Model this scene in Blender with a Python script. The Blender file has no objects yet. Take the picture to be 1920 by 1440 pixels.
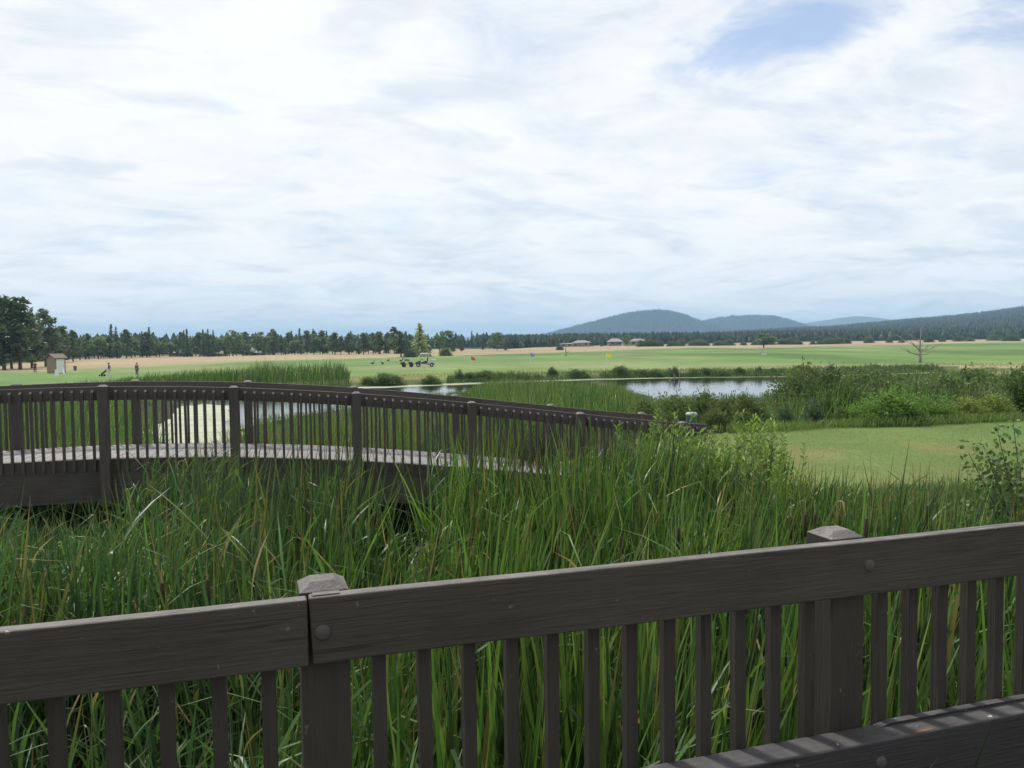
import bpy, bmesh, math, random
import numpy as np
from mathutils import Matrix, Vector
random.seed(7); rng = np.random.default_rng(11)
sc = bpy.context.scene; COL = sc.collection
R_ = math.radians

# ------------------------------------------------------------------ camera
F = 1530.0; PITCH = math.atan(80 / F); ROLL = R_(.75); CAM = np.array([0, 0, 4.0])
fw = np.array([0, math.cos(PITCH), -math.sin(PITCH)]); u0 = np.array([0, math.sin(PITCH), math.cos(PITCH)]); r0 = np.array([1., 0, 0])
RV = math.cos(ROLL) * r0 - math.sin(ROLL) * u0; UV = math.sin(ROLL) * r0 + math.cos(ROLL) * u0
cam = bpy.data.cameras.new('camera'); cam.sensor_width = 36; cam.sensor_fit = 'HORIZONTAL'; cam.lens = F / 1920 * 36
cam.clip_start = .05; cam.clip_end = 60000
co = bpy.data.objects.new('camera', cam); COL.objects.link(co); sc.camera = co
co.matrix_world = Matrix(((RV[0], UV[0], -fw[0], CAM[0]), (RV[1], UV[1], -fw[1], CAM[1]), (RV[2], UV[2], -fw[2], CAM[2]), (0, 0, 0, 1)))

# ------------------------------------------------------------------ light, sky, exposure
SUN_AZ = R_(-38); SUN_EL = R_(52)      # azimuth measured from the view axis, negative to the left
sun = bpy.data.lights.new('sun', 'SUN'); sun.energy = 4.2; sun.angle = R_(9); sun.color = (1, .965, .9)
so = bpy.data.objects.new('sun', sun); COL.objects.link(so)
sd_ = Vector((math.sin(SUN_AZ) * math.cos(SUN_EL), math.cos(SUN_AZ) * math.cos(SUN_EL), math.sin(SUN_EL)))
so.rotation_euler = (-sd_).to_track_quat('-Z', 'Y').to_euler()
so.location = (0, 0, 60)
sc.view_settings.view_transform = 'Standard'; sc.view_settings.look = 'None'; sc.view_settings.exposure = .13; sc.view_settings.gamma = 1
sc.view_settings.use_curve_mapping = False

class NT:
    def __init__(s, tree): s.t = tree; s.n = tree.nodes; s.l = tree.links
    def add(s, kind, **kw):
        nd = s.n.new(kind)
        for k, v in kw.items():
            if k.startswith('i_'):
                key = k[2:]; key = int(key) if key.isdigit() else key.replace('_', ' ')
                if hasattr(v, 'is_output'): s.l.new(v, nd.inputs[key])
                else: nd.inputs[key].default_value = v
            else: setattr(nd, k, v)
        return nd
    def math(s, op, a, b=0., clamp=False):
        nd = s.n.new('ShaderNodeMath'); nd.operation = op; nd.use_clamp = clamp
        for i, v in enumerate((a, b)):
            if hasattr(v, 'is_output'): s.l.new(v, nd.inputs[i])
            else: nd.inputs[i].default_value = v
        return nd.outputs[0]
    def mix(s, fac, a, b, mode='MIX'):
        nd = s.n.new('ShaderNodeMix'); nd.data_type = 'RGBA'; nd.blend_type = mode
        for i, v in ((0, fac), (6, a), (7, b)):
            if hasattr(v, 'is_output'): s.l.new(v, nd.inputs[i])
            else: nd.inputs[i].default_value = (v if i == 0 else (tuple(v) + (1,))[:4])
        return nd.outputs[2]
    def ramp(s, fac, stops):
        nd = s.n.new('ShaderNodeValToRGB'); cr = nd.color_ramp
        while len(cr.elements) < len(stops): cr.elements.new(.5)
        for e, (p, c) in zip(cr.elements, stops):
            e.position = p; e.color = (c, c, c, 1) if not hasattr(c, '__len__') else (tuple(c) + (1,))[:4]
        s.l.new(fac, nd.inputs[0]); return nd.outputs[0]
    def noise(s, vec, scale, detail=4, rough=.55, dist=0.):
        nd = s.n.new('ShaderNodeTexNoise'); nd.inputs['Scale'].default_value = scale; nd.inputs['Detail'].default_value = detail
        nd.inputs['Roughness'].default_value = rough; nd.inputs['Distortion'].default_value = dist
        if vec is not None: s.l.new(vec, nd.inputs['Vector'])
        return nd.outputs[0]

world = bpy.data.worlds.new('World'); sc.world = world; world.use_nodes = True
w = NT(world.node_tree); w.n.clear()
sky = w.add('ShaderNodeTexSky', sky_type='NISHITA', sun_disc=False, sun_elevation=SUN_EL, sun_rotation=SUN_AZ, altitude=1200., air_density=1., dust_density=1.4)
tc = w.add('ShaderNodeTexCoord').outputs['Generated']
sep = w.add('ShaderNodeSeparateXYZ', i_0=tc)
zz = w.math('ADD', w.math('MAXIMUM', sep.outputs[2], 0.), .20)
cp = w.add('ShaderNodeCombineXYZ', i_0=w.math('DIVIDE', sep.outputs[0], zz), i_1=w.math('DIVIDE', sep.outputs[1], zz), i_2=0.).outputs[0]
rot = w.add('ShaderNodeMapping', i_Vector=cp, i_Rotation=(0, 0, R_(-32)), i_Scale=(1.15, 1.45, 1.), i_Location=(3.1, 1.7, .4)).outputs[0]
n1 = w.noise(rot, .95, 9, .56, .9)
n2 = w.noise(rot, 1.5, 9, .58, 1.1)
n3 = w.noise(rot, 3.0, 9, .62, .5)
def blob(cx, cy, r):
    d = w.add('ShaderNodeVectorMath', operation='DISTANCE', i_0=cp, i_1=(cx, cy, 0)).outputs['Value']
    m = w.add('ShaderNodeMapRange', interpolation_type='SMOOTHERSTEP', i_1=0., i_2=r, i_3=1., i_4=0.); w.l.new(d, m.inputs[0]); return m.outputs[0]
gap = w.math('MULTIPLY', blob(.55, 1.72, .26), .30)
for bx_, by_, br_, ba_ in ((.40, 1.86, .22, .20), (.68, 1.60, .20, .24), (1.00, 1.58, .26, .20), (.93, 1.46, .2, .16)): gap = w.math('ADD', gap, w.math('MULTIPLY', blob(bx_, by_, br_), ba_))
cov = w.math('SUBTRACT', w.math('ADD', w.math('MULTIPLY', n1, .55), w.math('MULTIPLY', w.math('ADD', w.math('MULTIPLY', n3, 1.7), -.35), .45)), gap)
cover = w.ramp(cov, [(.12, .22), (.24, .45), (.36, .86), (.46, .98)])
elev = w.ramp(sep.outputs[2], [(0., 0.), (.07, .25), (.24, 1.)])
shade = w.math('ADD', w.math('MULTIPLY', n2, .75), w.math('MULTIPLY', n3, .25))
lowc = w.ramp(shade, [(.31, (.55, .64, .745)), (.39, (.74, .80, .86)), (.47, (.87, .895, .925)), (.56, (.97, .975, .98))])
highc = w.ramp(shade, [(.28, (.70, .76, .84)), (.36, (.83, .865, .905)), (.45, (.905, .922, .937)), (.57, (.97, .972, .974))])
ccol = w.mix(elev, lowc, highc)
n4 = w.noise(w.add('ShaderNodeMapping', i_Vector=rot, i_Scale=(1., 1.5, 1.), i_Location=(7.3, 2.1, 0.)).outputs[0], 2.1, 7, .5, .4)
ccol = w.mix(w.math('MULTIPLY', w.ramp(n4, [(.54, 0.), (.66, 1.)]), .48), ccol, (.62, .70, .80))
bg1 = w.add('ShaderNodeBackground', i_Color=sky.outputs[0], i_Strength=.15)
bg2 = w.add('ShaderNodeBackground', i_Color=ccol, i_Strength=1.0)
ms = w.add('ShaderNodeMixShader', i_0=cover, i_1=bg1.outputs[0], i_2=bg2.outputs[0])
w.add('ShaderNodeOutputWorld', i_Surface=ms.outputs[0])
world.cycles.sampling_method = 'MANUAL'; world.cycles.sample_map_resolution = 512
cy = sc.cycles; cy.use_denoising = True; cy.max_bounces = 7; cy.diffuse_bounces = 3; cy.glossy_bounces = 3; cy.transmission_bounces = 4
cy.transparent_max_bounces = 6; cy.volume_bounces = 0; cy.caustics_reflective = False; cy.caustics_refractive = False

# ------------------------------------------------------------------ helpers
def ray(x, y): return fw * F + RV * (x - 960) - UV * (y - 720)
def atz(x, y, z=0.): d = ray(x, y); return CAM + d * ((z - CAM[2]) / d[2])
def atY(x, y, Y): d = ray(x, y); return CAM + d * (Y / d[1])
def uof(X, Y): return 960 + F * X / Y          # rough photo column of a ground point
def Xof(u, Y): return (u - 960) / F * Y

def meta(o, label=None, cat=None, group=None, kind=None):
    if label: o['label'] = label
    if cat: o['category'] = cat
    if group: o['group'] = group
    if kind: o['kind'] = kind
    return o
def empty(name, loc, rz=0., label=None, cat=None, group=None):
    o = bpy.data.objects.new(name, None); o.location = loc; o.rotation_euler = (0, 0, rz); o.empty_display_size = .3; COL.objects.link(o)
    return meta(o, label, cat, group)
def link(name, me, mat=None, parent=None, loc=(0, 0, 0), rot=(0, 0, 0)):
    o = bpy.data.objects.new(name, me); COL.objects.link(o); o.location = loc; o.rotation_euler = rot
    if mat is not None and not me.materials: me.materials.append(mat)
    if parent: o.parent = parent
    return o
def np_mesh(name, V, Fq, tint=None, smooth=False):
    """V (n,3); Fq (m,4) or (m,3) ints; tint (n,3) point colour"""
    me = bpy.data.meshes.new(name); V = np.ascontiguousarray(V, np.float32); Fq = np.ascontiguousarray(Fq, np.int32); k = Fq.shape[1]
    me.vertices.add(len(V)); me.vertices.foreach_set('co', V.ravel())
    me.loops.add(Fq.size); me.loops.foreach_set('vertex_index', Fq.ravel())
    me.polygons.add(len(Fq)); me.polygons.foreach_set('loop_start', np.arange(0, Fq.size, k, dtype=np.int32))
    if smooth: me.polygons.foreach_set('use_smooth', np.ones(len(Fq), bool))
    if tint is not None:
        a = me.attributes.new('tint', 'FLOAT_COLOR', 'POINT')
        a.data.foreach_set('color', np.concatenate([tint, np.ones((len(V), 1))], 1).astype(np.float32).ravel())
    me.update(calc_edges=True); me.validate(); return me

class MB:
    """collects shapes into one mesh"""
    def __init__(s): s.v = []; s.f = []
    def raw(s, v, f): b = len(s.v); s.v += [tuple(map(float, p)) for p in v]; s.f += [tuple(b + i for i in q) for q in f]; return s
    def box(s, x0, x1, y0, y1, z0, z1):
        return s.raw([(x0, y0, z0), (x1, y0, z0), (x1, y1, z0), (x0, y1, z0), (x0, y0, z1), (x1, y0, z1), (x1, y1, z1), (x0, y1, z1)],
                     [(3, 2, 1, 0), (4, 5, 6, 7), (0, 1, 5, 4), (1, 2, 6, 5), (2, 3, 7, 6), (3, 0, 4, 7)])
    def tube(s, pts, rad, n=8, cap=True):
        pts = [np.array(p, float) for p in pts]; V = []; 
        if not hasattr(rad, '__len__'): rad = [rad] * len(pts)
        for i, p in enumerate(pts):
            d = pts[min(i + 1, len(pts) - 1)] - pts[max(i - 1, 0)]; d /= np.linalg.norm(d) + 1e-9
            a = np.cross(d, (0, 0, 1.) if abs(d[2]) < .9 else (1., 0, 0)); a /= np.linalg.norm(a); b = np.cross(d, a)
            for k in range(n): t = 2 * math.pi * k / n; V.append(p + rad[i] * (math.cos(t) * a + math.sin(t) * b))
        Fc = [(i * n + k, i * n + (k + 1) % n, (i + 1) * n + (k + 1) % n, (i + 1) * n + k) for i in range(len(pts) - 1) for k in range(n)]
        if cap: Fc += [tuple(range(n - 1, -1, -1)), tuple((len(pts) - 1) * n + k for k in range(n))]
        return s.raw(V, Fc)
    def prism(s, poly, y0, y1):           # outline in xz, extruded along y
        n = len(poly); V = [(x, y0, z) for x, z in poly] + [(x, y1, z) for x, z in poly]
        return s.raw(V, [tuple(range(n)), tuple(range(2 * n - 1, n - 1, -1))] + [(i + n, (i + 1) % n + n, (i + 1) % n, i) for i in range(n)])
    def mesh(s, name, smooth=False, bevel=0.):
        me = bpy.data.meshes.new(name); me.from_pydata(s.v, [], s.f)
        bm = bmesh.new(); bm.from_mesh(me); bmesh.ops.recalc_face_normals(bm, faces=bm.faces)
        if bevel: bmesh.ops.bevel(bm, geom=list(bm.edges), offset=bevel, segments=2, affect='EDGES', profile=.6)
        bm.to_mesh(me); bm.free()
        if smooth: me.polygons.foreach_set('use_smooth', [True] * len(me.polygons))
        me.update(); return me
    def build(s, name, mat, parent=None, loc=(0, 0, 0), rot=(0, 0, 0), smooth=False, bevel=0.):
        return link(name, s.mesh(name, smooth, bevel), mat, parent, loc, rot)

# value noise for layout
def _hash(ix, iy, sd): 
    h = (ix.astype(np.int64) * 374761393 + iy.astype(np.int64) * 668265263 + sd * 2147483647) & 0x7fffffff
    h = ((h ^ (h >> 13)) * 1274126177) & 0x7fffffff
    return ((h ^ (h >> 16)) & 0xffff) / 65535.
def vnoise(x, y, sd=1):
    x = np.asarray(x, float); y = np.asarray(y, float); ix = np.floor(x); iy = np.floor(y); fx = x - ix; fy = y - iy
    fx = fx * fx * (3 - 2 * fx); fy = fy * fy * (3 - 2 * fy)
    a = _hash(ix, iy, sd); b = _hash(ix + 1, iy, sd); c = _hash(ix, iy + 1, sd); d = _hash(ix + 1, iy + 1, sd)
    return (a * (1 - fx) + b * fx) * (1 - fy) + (c * (1 - fx) + d * fx) * fy
def fbm(x, y, sd=1, o=4): return sum(vnoise(x * 2 ** k, y * 2 ** k, sd + k) * .5 ** (k + 1) for k in range(o)) / (1 - .5 ** o)
def sdist(poly, x, y):
    """signed distance, negative inside"""
    x = np.asarray(x, float); y = np.asarray(y, float); best = np.full(x.shape, 1e18); ins = np.zeros(x.shape, bool); n = len(poly)
    for i in range(n):
        ax, ay = poly[i]; bx, by = poly[(i + 1) % n]; ex, ey = bx - ax, by - ay
        t = np.clip(((x - ax) * ex + (y - ay) * ey) / (ex * ex + ey * ey), 0, 1)
        best = np.minimum(best, (x - ax - t * ex) ** 2 + (y - ay - t * ey) ** 2)
        c = ((ay > y) != (by > y)); 
        with np.errstate(divide='ignore', invalid='ignore'): xi = ax + (y - ay) / (by - ay if by != ay else 1e-9) * ex
        ins ^= c & (x < xi)
    return np.where(ins, -1, 1) * np.sqrt(best)
def sstep(a, b, x): t = np.clip((x - a) / (b - a), 0, 1); return t * t * (3 - 2 * t)

# ------------------------------------------------------------------ materials
def new_mat(name):
    m = bpy.data.materials.new(name); m.use_nodes = True; t = NT(m.node_tree); t.n.clear(); return m, t
def fin(t, sh, disp=None):
    o = t.add('ShaderNodeOutputMaterial'); t.l.new(sh, o.inputs[0])
def plain(name, col, rough=.6, metal=0., var=.15, scale=20., spec=.4):
    m, t = new_mat(name); oc = t.add('ShaderNodeTexCoord').outputs['Object']
    n = t.noise(oc, scale, 4); c = t.mix(n, [c * (1 - var) for c in col], [min(1, c * (1 + var)) for c in col])
    b = t.add('ShaderNodeBsdfPrincipled', i_Base_Color=c, i_Roughness=rough, i_Metallic=metal); b.inputs['Specular IOR Level'].default_value = spec
    fin(t, b.outputs[0]); return m
def foliage(name, rough=.45, trans=.35, spec=.35, gain=1., vscale=0.):
    m, t = new_mat(name); a = t.add('ShaderNodeAttribute', attribute_name='tint').outputs['Color']
    oi = t.add('ShaderNodeObjectInfo').outputs['Random']
    f = t.math('ADD', t.math('MULTIPLY', oi, .35), .82 * gain)
    c = t.mix(1., a, t.add('ShaderNodeCombineColor', i_0=f, i_1=f, i_2=f).outputs[0], 'MULTIPLY')
    b = t.add('ShaderNodeBsdfPrincipled', i_Base_Color=c, i_Roughness=rough); b.inputs['Specular IOR Level'].default_value = spec
    tr = t.add('ShaderNodeBsdfTranslucent', i_Color=t.mix(1., c, (1.15, 1.25, .6), 'MULTIPLY'))
    fin(t, t.add('ShaderNodeMixShader', i_0=trans, i_1=b.outputs[0], i_2=tr.outputs[0]).outputs[0]); return m
def wood(name, col, top, grain=1., topmix=True):
    """stained timber: grain runs along local x, faces that look up are bleached by weather"""
    m, t = new_mat(name); oc = t.add('ShaderNodeTexCoord').outputs['Object']; oi = t.add('ShaderNodeObjectInfo')
    off = t.add('ShaderNodeVectorMath', operation='SCALE', i_0=(13.7, 5.1, 9.3)); t.l.new(oi.outputs['Random'], off.inputs['Scale'])
    v = t.add('ShaderNodeVectorMath', operation='ADD', i_0=oc, i_1=off.outputs[0]).outputs[0]
    if grain == 'z': mp = t.add('ShaderNodeMapping', i_Vector=v, i_Scale=(1., 1., .05))
    else: mp = t.add('ShaderNodeMapping', i_Vector=v, i_Scale=(.045, 1., 1.))
    fine = t.noise(mp.outputs[0], 120, 5, .6, .6); broad = t.noise(mp.outputs[0], 22, 4, .6, 1.2); blot = t.noise(v, 2.2, 5, .6)
    c = t.mix(fine, [x * .58 for x in col], [x * 1.38 for x in col]); c = t.mix(t.ramp(broad, [(.35, 0.), (.65, 1.)]), t.mix(1., c, (.8, .8, .8), 'MULTIPLY'), c)
    c = t.mix(t.math('MULTIPLY', t.ramp(blot, [(.4, 0.), (.7, 1.)]), .45), c, [x * 1.35 + .004 for x in col])
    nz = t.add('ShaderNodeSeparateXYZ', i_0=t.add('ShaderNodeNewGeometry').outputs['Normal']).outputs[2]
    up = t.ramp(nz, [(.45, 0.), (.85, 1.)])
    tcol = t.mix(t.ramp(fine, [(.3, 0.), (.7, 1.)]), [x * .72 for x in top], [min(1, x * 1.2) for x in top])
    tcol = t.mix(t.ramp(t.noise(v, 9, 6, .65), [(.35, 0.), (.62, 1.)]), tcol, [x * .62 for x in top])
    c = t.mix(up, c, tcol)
    crk = t.ramp(t.noise(mp.outputs[0], 46, 2, .5, .3), [(.655, 0.), (.68, 1.)]); c = t.mix(t.math('MULTIPLY', crk, .45), c, [x * .25 for x in col])
    # bird lime and scuffs: a few small pale flecks
    fl = t.ramp(t.noise(v, 34, 2, .5), [(.745, 0.), (.765, 1.)]); c = t.mix(t.math('MULTIPLY', fl, t.math('ADD', t.math('MULTIPLY', up, .6), .12)), c, (.5, .5, .48))
    bp = t.add('ShaderNodeBump', i_Strength=.8, i_Distance=.005); t.l.new(t.math('ADD', fine, t.math('MULTIPLY', broad, 1.4)), bp.inputs['Height'])
    b = t.add('ShaderNodeBsdfPrincipled', i_Base_Color=c, i_Roughness=.72, i_Normal=bp.outputs[0]); b.inputs['Specular IOR Level'].default_value = .28
    fin(t, b.outputs[0]); return m
M = {}
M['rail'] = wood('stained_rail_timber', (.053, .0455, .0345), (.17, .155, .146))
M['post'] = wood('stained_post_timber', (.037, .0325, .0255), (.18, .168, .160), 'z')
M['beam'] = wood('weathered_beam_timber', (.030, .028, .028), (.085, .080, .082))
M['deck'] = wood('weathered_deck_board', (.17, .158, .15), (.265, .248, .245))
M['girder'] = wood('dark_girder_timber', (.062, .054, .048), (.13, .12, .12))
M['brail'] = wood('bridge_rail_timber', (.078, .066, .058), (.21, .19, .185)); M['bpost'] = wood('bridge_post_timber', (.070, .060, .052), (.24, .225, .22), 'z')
M['bolt'] = plain('painted_bolt', (.055, .05, .046), .55)
M['rust'] = plain('raw_wood_chip', (.16, .075, .05), .8)
M['leaf'] = foliage('leaf', .55, .40, .22, 1.38); M['reed'] = foliage('reed_blade', .44, .34, .33, .80); M['reed_far'] = foliage('pond_reed_blade', .45, .32, .35, .92); M['needle'] = foliage('needle', .6, .25, .2, 2.6)
M['farneedle'] = foliage('far_needle', .7, .08, .1, 1.35)
M['bark'] = plain('bark', (.085, .06, .045), .9, scale=6, var=.4)
M['dead'] = plain('bleached_dead_wood', (.26, .22, .20), .85, scale=5, var=.35)
M['spike'] = plain('cattail_spike', (.045, .026, .016), .95, scale=60, var=.3)
M['stalk'] = plain('reed_stalk', (.16, .19, .07), .6)

# ------------------------------------------------------------------ terrain
POND = [(-17, 31), (-18.1, 38), (-21, 50), (-24.8, 61.4), (-33, 72), (-30, 80), (-22, 82.5), (-14.4, 84.4), (0, 92), (10, 95), (18.2, 96), (33.3, 94.5), (48, 99), (54, 101.5), (56, 97),
        (50, 90), (42, 80), (32, 70), (18, 58), (9, 56), (4, 63), (-3, 66), (-9, 61), (-12.4, 51), (-13.6, 42), (-12.8, 36), (-13.8, 31)]
LAWN = [(3.3, 13.2), (3.0, 15.2), (4.6, 20.3), (7.4, 21.2), (10.3, 22), (14, 22.6), (18, 24), (30, 27), (44, 26), (44, 12), (24, 9.5), (14, 11.2), (10, 12.6), (6.8, 12.6), (5, 12.2), (3.6, 12.4)]
LAWN_Z = 1.6; WATER = -.5
def gz(x, y):
    x = np.asarray(x, float); y = np.asarray(y, float); d = np.hypot(x, y)
    sp = sdist(POND, x, y); sl = sdist(LAWN, x, y)
    z = .05 + .25 * (fbm(x * .05, y * .05, 3) - .5)
    z = z + 1.3 * sstep(105, 200, d) * (fbm(x * .018, y * .012, 9, 3) - .5)
    z = np.where(sp < 4, np.minimum(z, WATER + (z - WATER) * sstep(-.6, 3.5, sp)), z)
    z = np.where(sp < 0, WATER - .12 - np.minimum(-sp, 6) * .16, z)
    fall = np.where(y > x * .25 + 17, 9., 5.)
    k = 1 - sstep(-.5, fall, sl); z = z + (LAWN_Z - z) * k
    return z
FAIR_U = [-600, -100, 0, 100, 170, 240, 330, 480, 720, 850, 960, 1100, 1200, 1300, 1420, 1500, 1700, 1920, 2600]
FAIR_V = [700, 698, 697, 697, 692, 690, 683, 677, 670, 664, 662, 658, 656, 652, 652, 650, 648, 642, 630]
FAIR_D = [atz(u, min(v, 652.6 + 60), 0.)[1] if v > 640 - .0131 * (u - 960) + 4 else 900. for u, v in zip(FAIR_U, FAIR_V)]
TREE_U = [-600, 0, 100, 200, 480, 720, 960, 1100, 1300, 1500, 1700, 1920, 2600]; TREE_D = [150, 175, 215, 300, 340, 370, 430, 540, 640, 660, 660, 650, 600]
def ridge(points, D):
    """photo skyline -> (tan azimuth, height) table at depth D"""
    q = [atY(x, y, D) for x, y in points]; return np.array([p[0] / D for p in q]), np.array([max(0, p[2]) for p in q])
RR = ridge([(500, 640), (900, 637), (960, 637), (1050, 637), (1150, 637), (1300, 630), (1400, 625), (1500, 619), (1560, 617), (1640, 610), (1720, 603), (1800, 597), (1860, 590), (1920, 582), (2100, 562), (2500, 560)], 2600)
def slope_z(x, y):
    Y = np.maximum(np.asarray(y, float), 1.); h = np.interp(x / Y, RR[0], RR[1]); return h * sstep(620, 2600, Y) ** .9
def zones(x, y, z):
    """ground colour per point"""
    d = np.hypot(x, y); u = uof(x, np.maximum(y, .5)); u = np.where(y < 1, 5000., u)
    green = np.array([.080, .145, .040]); green2 = np.array([.115, .175, .055]); tan = np.array([.27, .212, .13]); straw = np.array([.30, .26, .155])
    marsh = np.array([.030, .034, .016]); lawn = np.array([.105, .150, .045]); forest = np.array([.05, .055, .03]); mud = np.array([.045, .05, .022])
    n = fbm(x * .02, y * .035, 5); n2 = fbm(x * .03 + 7, y * .03, 6); n3 = fbm(x * .3, y * .3, 8)
    c = green[None] * (1 - n[:, None]) * 1.15 + green2[None] * n[:, None] * 1.15
    c = c + (straw - c) * (sstep(.55, .72, n2) * .36)[:, None]; c = c * (.82 + .36 * fbm(x * .11, y * .05, 17))[:, None]
    c = c * (1 - .28 * sstep(.54, .7, fbm(x * .035 + 3, y * .02 + 2, 15)))[:, None]
    fd = np.interp(u, FAIR_U, FAIR_D) * (1 + .14 * (fbm(x * .03, y * .01, 12) - .5)); td = np.interp(u, TREE_U, TREE_D)
    far = sstep(-.02, .025, y / fd - 1)
    t2 = tan * (.78 + .5 * n)[:, None]; t2 = t2 + (straw - t2) * (sstep(.5, .7, n2) * .6)[:, None]
    c = c + (t2 - c) * far[:, None]
    c = c + (forest - c) * sstep(0, .12, y / td - 1.02)[:, None]
    sp = sdist(POND, x, y); rough = (1 - sstep(9, 17, sp + 9 * (n3 - .5) + 8 * (n - .5))) * sstep(-12, 4, x) * (y > 60)
    c = c + (straw * .95 - c) * (rough * .8)[:, None]
    roughl = (1 - sstep(12, 22, sp + 8 * (n - .5))) * (x < -8) * (y > 60); c = c + (np.array([.17, .16, .06]) - c) * (roughl * .7)[:, None]
    m = (1 - sstep(88, 96, y - .12 * np.abs(x))) * (sp < 40); m = np.maximum(np.where((y < 80) | (sp < 3), 1 - sstep(78, 86, y) * (sp > 3), 0), 0.)
    mc = np.where((y > 76)[:, None], np.array([.075, .095, .034])[None], marsh[None]); c = c + (mc - c) * m[:, None]
    sl = sdist(LAWN, x, y); k = 1 - sstep(-.3, 1.2, sl + .8 * (n3 - .5)); lw = lawn * (.75 + .5 * n3)[:, None]
    dry = np.clip(sstep(.42, .66, fbm(x * .5, y * .35, 21, 5)) + .55 * sstep(-3.5, -.2, sl) * (y < 17), 0, 1); lw = lw + (np.array([.175, .158, .07]) - lw) * (dry * .75)[:, None]
    tee = sstep(.3, -.3, sdist([(11.2, 18.2), (13, 22.4), (22, 25), (30, 24), (30, 19), (18, 18.0)], x, y)); lw = lw + (np.array([.10, .195, .06]) - lw) * (tee * .5)[:, None]
    c = c + (lw - c) * k[:, None]
    c = c + (mud - c) * (sp < -.3)[:, None]
    return np.clip(c, .01, 1)
def make_ground():
    az = np.concatenate([np.radians(np.arange(-42, 42.01, .3)), np.radians(np.arange(45, 316, 4.5))])
    rr = [.6]
    while rr[-1] < 12000: rr.append(rr[-1] * (1.028 if rr[-1] > 9 else 1.06))
    rr = np.array(rr); A, Rr = np.meshgrid(az, rr); x = (np.sin(A) * Rr).ravel(); y = (np.cos(A) * Rr).ravel(); z = gz(x, y) + np.where(y > 600, slope_z(x, y), 0)
    na, nr = len(az), len(rr); i = np.arange(nr - 1)[:, None] * na; j = np.arange(na)[None]; j2 = (j + 1) % na
    Fq = np.stack([i + j, i + j2, i + na + j2, i + na + j], -1).reshape(-1, 4)[:, ::-1]
    V = np.stack([x, y, z], 1); T = zones(x, y, z)
    V = np.concatenate([V, [[0, 0, float(gz(0, 0))]]]); T = np.concatenate([T, [[.03, .034, .016]]])
    m, t = new_mat('meadow_ground'); a = t.add('ShaderNodeAttribute', attribute_name='tint').outputs['Color']
    oc = t.add('ShaderNodeTexCoord').outputs['Object']
    k = t.math('ADD', t.math('MULTIPLY', t.noise(oc, .25, 8, .65), .7), .65); k2 = t.math('ADD', t.math('MULTIPLY', t.noise(oc, 9, 6, .7), .9), .55)
    c = t.mix(1., a, t.add('ShaderNodeCombineColor', i_0=t.math('MULTIPLY', k, k2), i_1=t.math('MULTIPLY', k, k2), i_2=t.math('MULTIPLY', k, k2)).outputs[0], 'MULTIPLY')
    bp = t.add('ShaderNodeBump', i_Strength=.6, i_Distance=.06); t.l.new(t.noise(oc, 14, 6, .7), bp.inputs['Height'])
    b = t.add('ShaderNodeBsdfPrincipled', i_Base_Color=c, i_Roughness=.95, i_Normal=bp.outputs[0]); b.inputs['Specular IOR Level'].default_value = .1; fin(t, b.outputs[0])
    meta(link('ground', np_mesh('ground', V, Fq, T, True), m), kind='structure')
make_ground()
def fill(poly, z, sub=0, jitter=0., close=True):
    bm = bmesh.new(); pts = []
    n = len(poly)
    for i in range(n):
        a = np.array(poly[i], float); b = np.array(poly[(i + 1) % n], float); k = max(1, int(np.linalg.norm(b - a) / sub)) if sub else 1
        for q in range(k):
            p = a + (b - a) * q / k
            if jitter: p = p + (np.array([fbm(p[0:1] * .7, p[1:2] * .7, 31)[0], fbm(p[0:1] * .7 + 9, p[1:2] * .7, 33)[0]]) - .5) * 2 * jitter
            pts.append(p)
    vs = [bm.verts.new((p[0], p[1], z)) for p in pts]; f = bm.faces.new(vs)
    if f.normal.z < 0: f.normal_flip()
    bmesh.ops.triangulate(bm, faces=[f]); me = bpy.data.meshes.new('sheet'); bm.to_mesh(me); bm.free(); return me
mw, t = new_mat('pond_water'); oc = t.add('ShaderNodeTexCoord').outputs['Object']
bp = t.add('ShaderNodeBump', i_Strength=.10, i_Distance=.05); t.l.new(t.noise(t.add('ShaderNodeMapping', i_Vector=oc, i_Scale=(.6, 1.6, 1)).outputs[0], 2.2, 3), bp.inputs['Height'])
b = t.add('ShaderNodeBsdfPrincipled', i_Base_Color=(.018, .024, .016, 1), i_Roughness=.04, i_IOR=1.33, i_Normal=bp.outputs[0]); fin(t, b.outputs[0])
cx_, cy_ = np.mean(np.array(POND), 0)
meta(link('pond_water', fill([(x + (1.2 if x > cx_ else -1.2), y + (1.2 if y > cy_ else -1.2)) for x, y in POND], WATER), mw), kind='structure')
md, t = new_mat('duckweed'); oc = t.add('ShaderNodeTexCoord').outputs['Object']
n = t.noise(t.add('ShaderNodeMapping', i_Vector=oc, i_Scale=(.35, 1.2, 1)).outputs[0], .8, 8, .65)
b = t.add('ShaderNodeBsdfPrincipled', i_Base_Color=t.mix(t.ramp(n, [(.35, 0.), (.65, 1.)]), (.16, .19, .09), (.32, .33, .21)), i_Roughness=.5); fin(t, b.outputs[0])
def weed(poly, j=.5): return fill(poly, WATER + .012, .8, j)
meta(link('duckweed', weed([(-19, 32), (-19.4, 39), (-22, 50), (-25.5, 58), (-23.5, 62), (-20.6, 60), (-19.2, 55), (-17.4, 51), (-16.6, 47), (-15, 44), (-13.5, 41), (-12.5, 36), (-13, 31)]), md), 'pale green duckweed film spread over the pond behind the footbridge', 'duckweed', kind='stuff')
shore = [(-24, 82.6), (-14.4, 84.8), (0, 92.3), (10, 95.3), (18.2, 96.3), (33.3, 94.8), (48, 99.3), (54, 101.6)]
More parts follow.
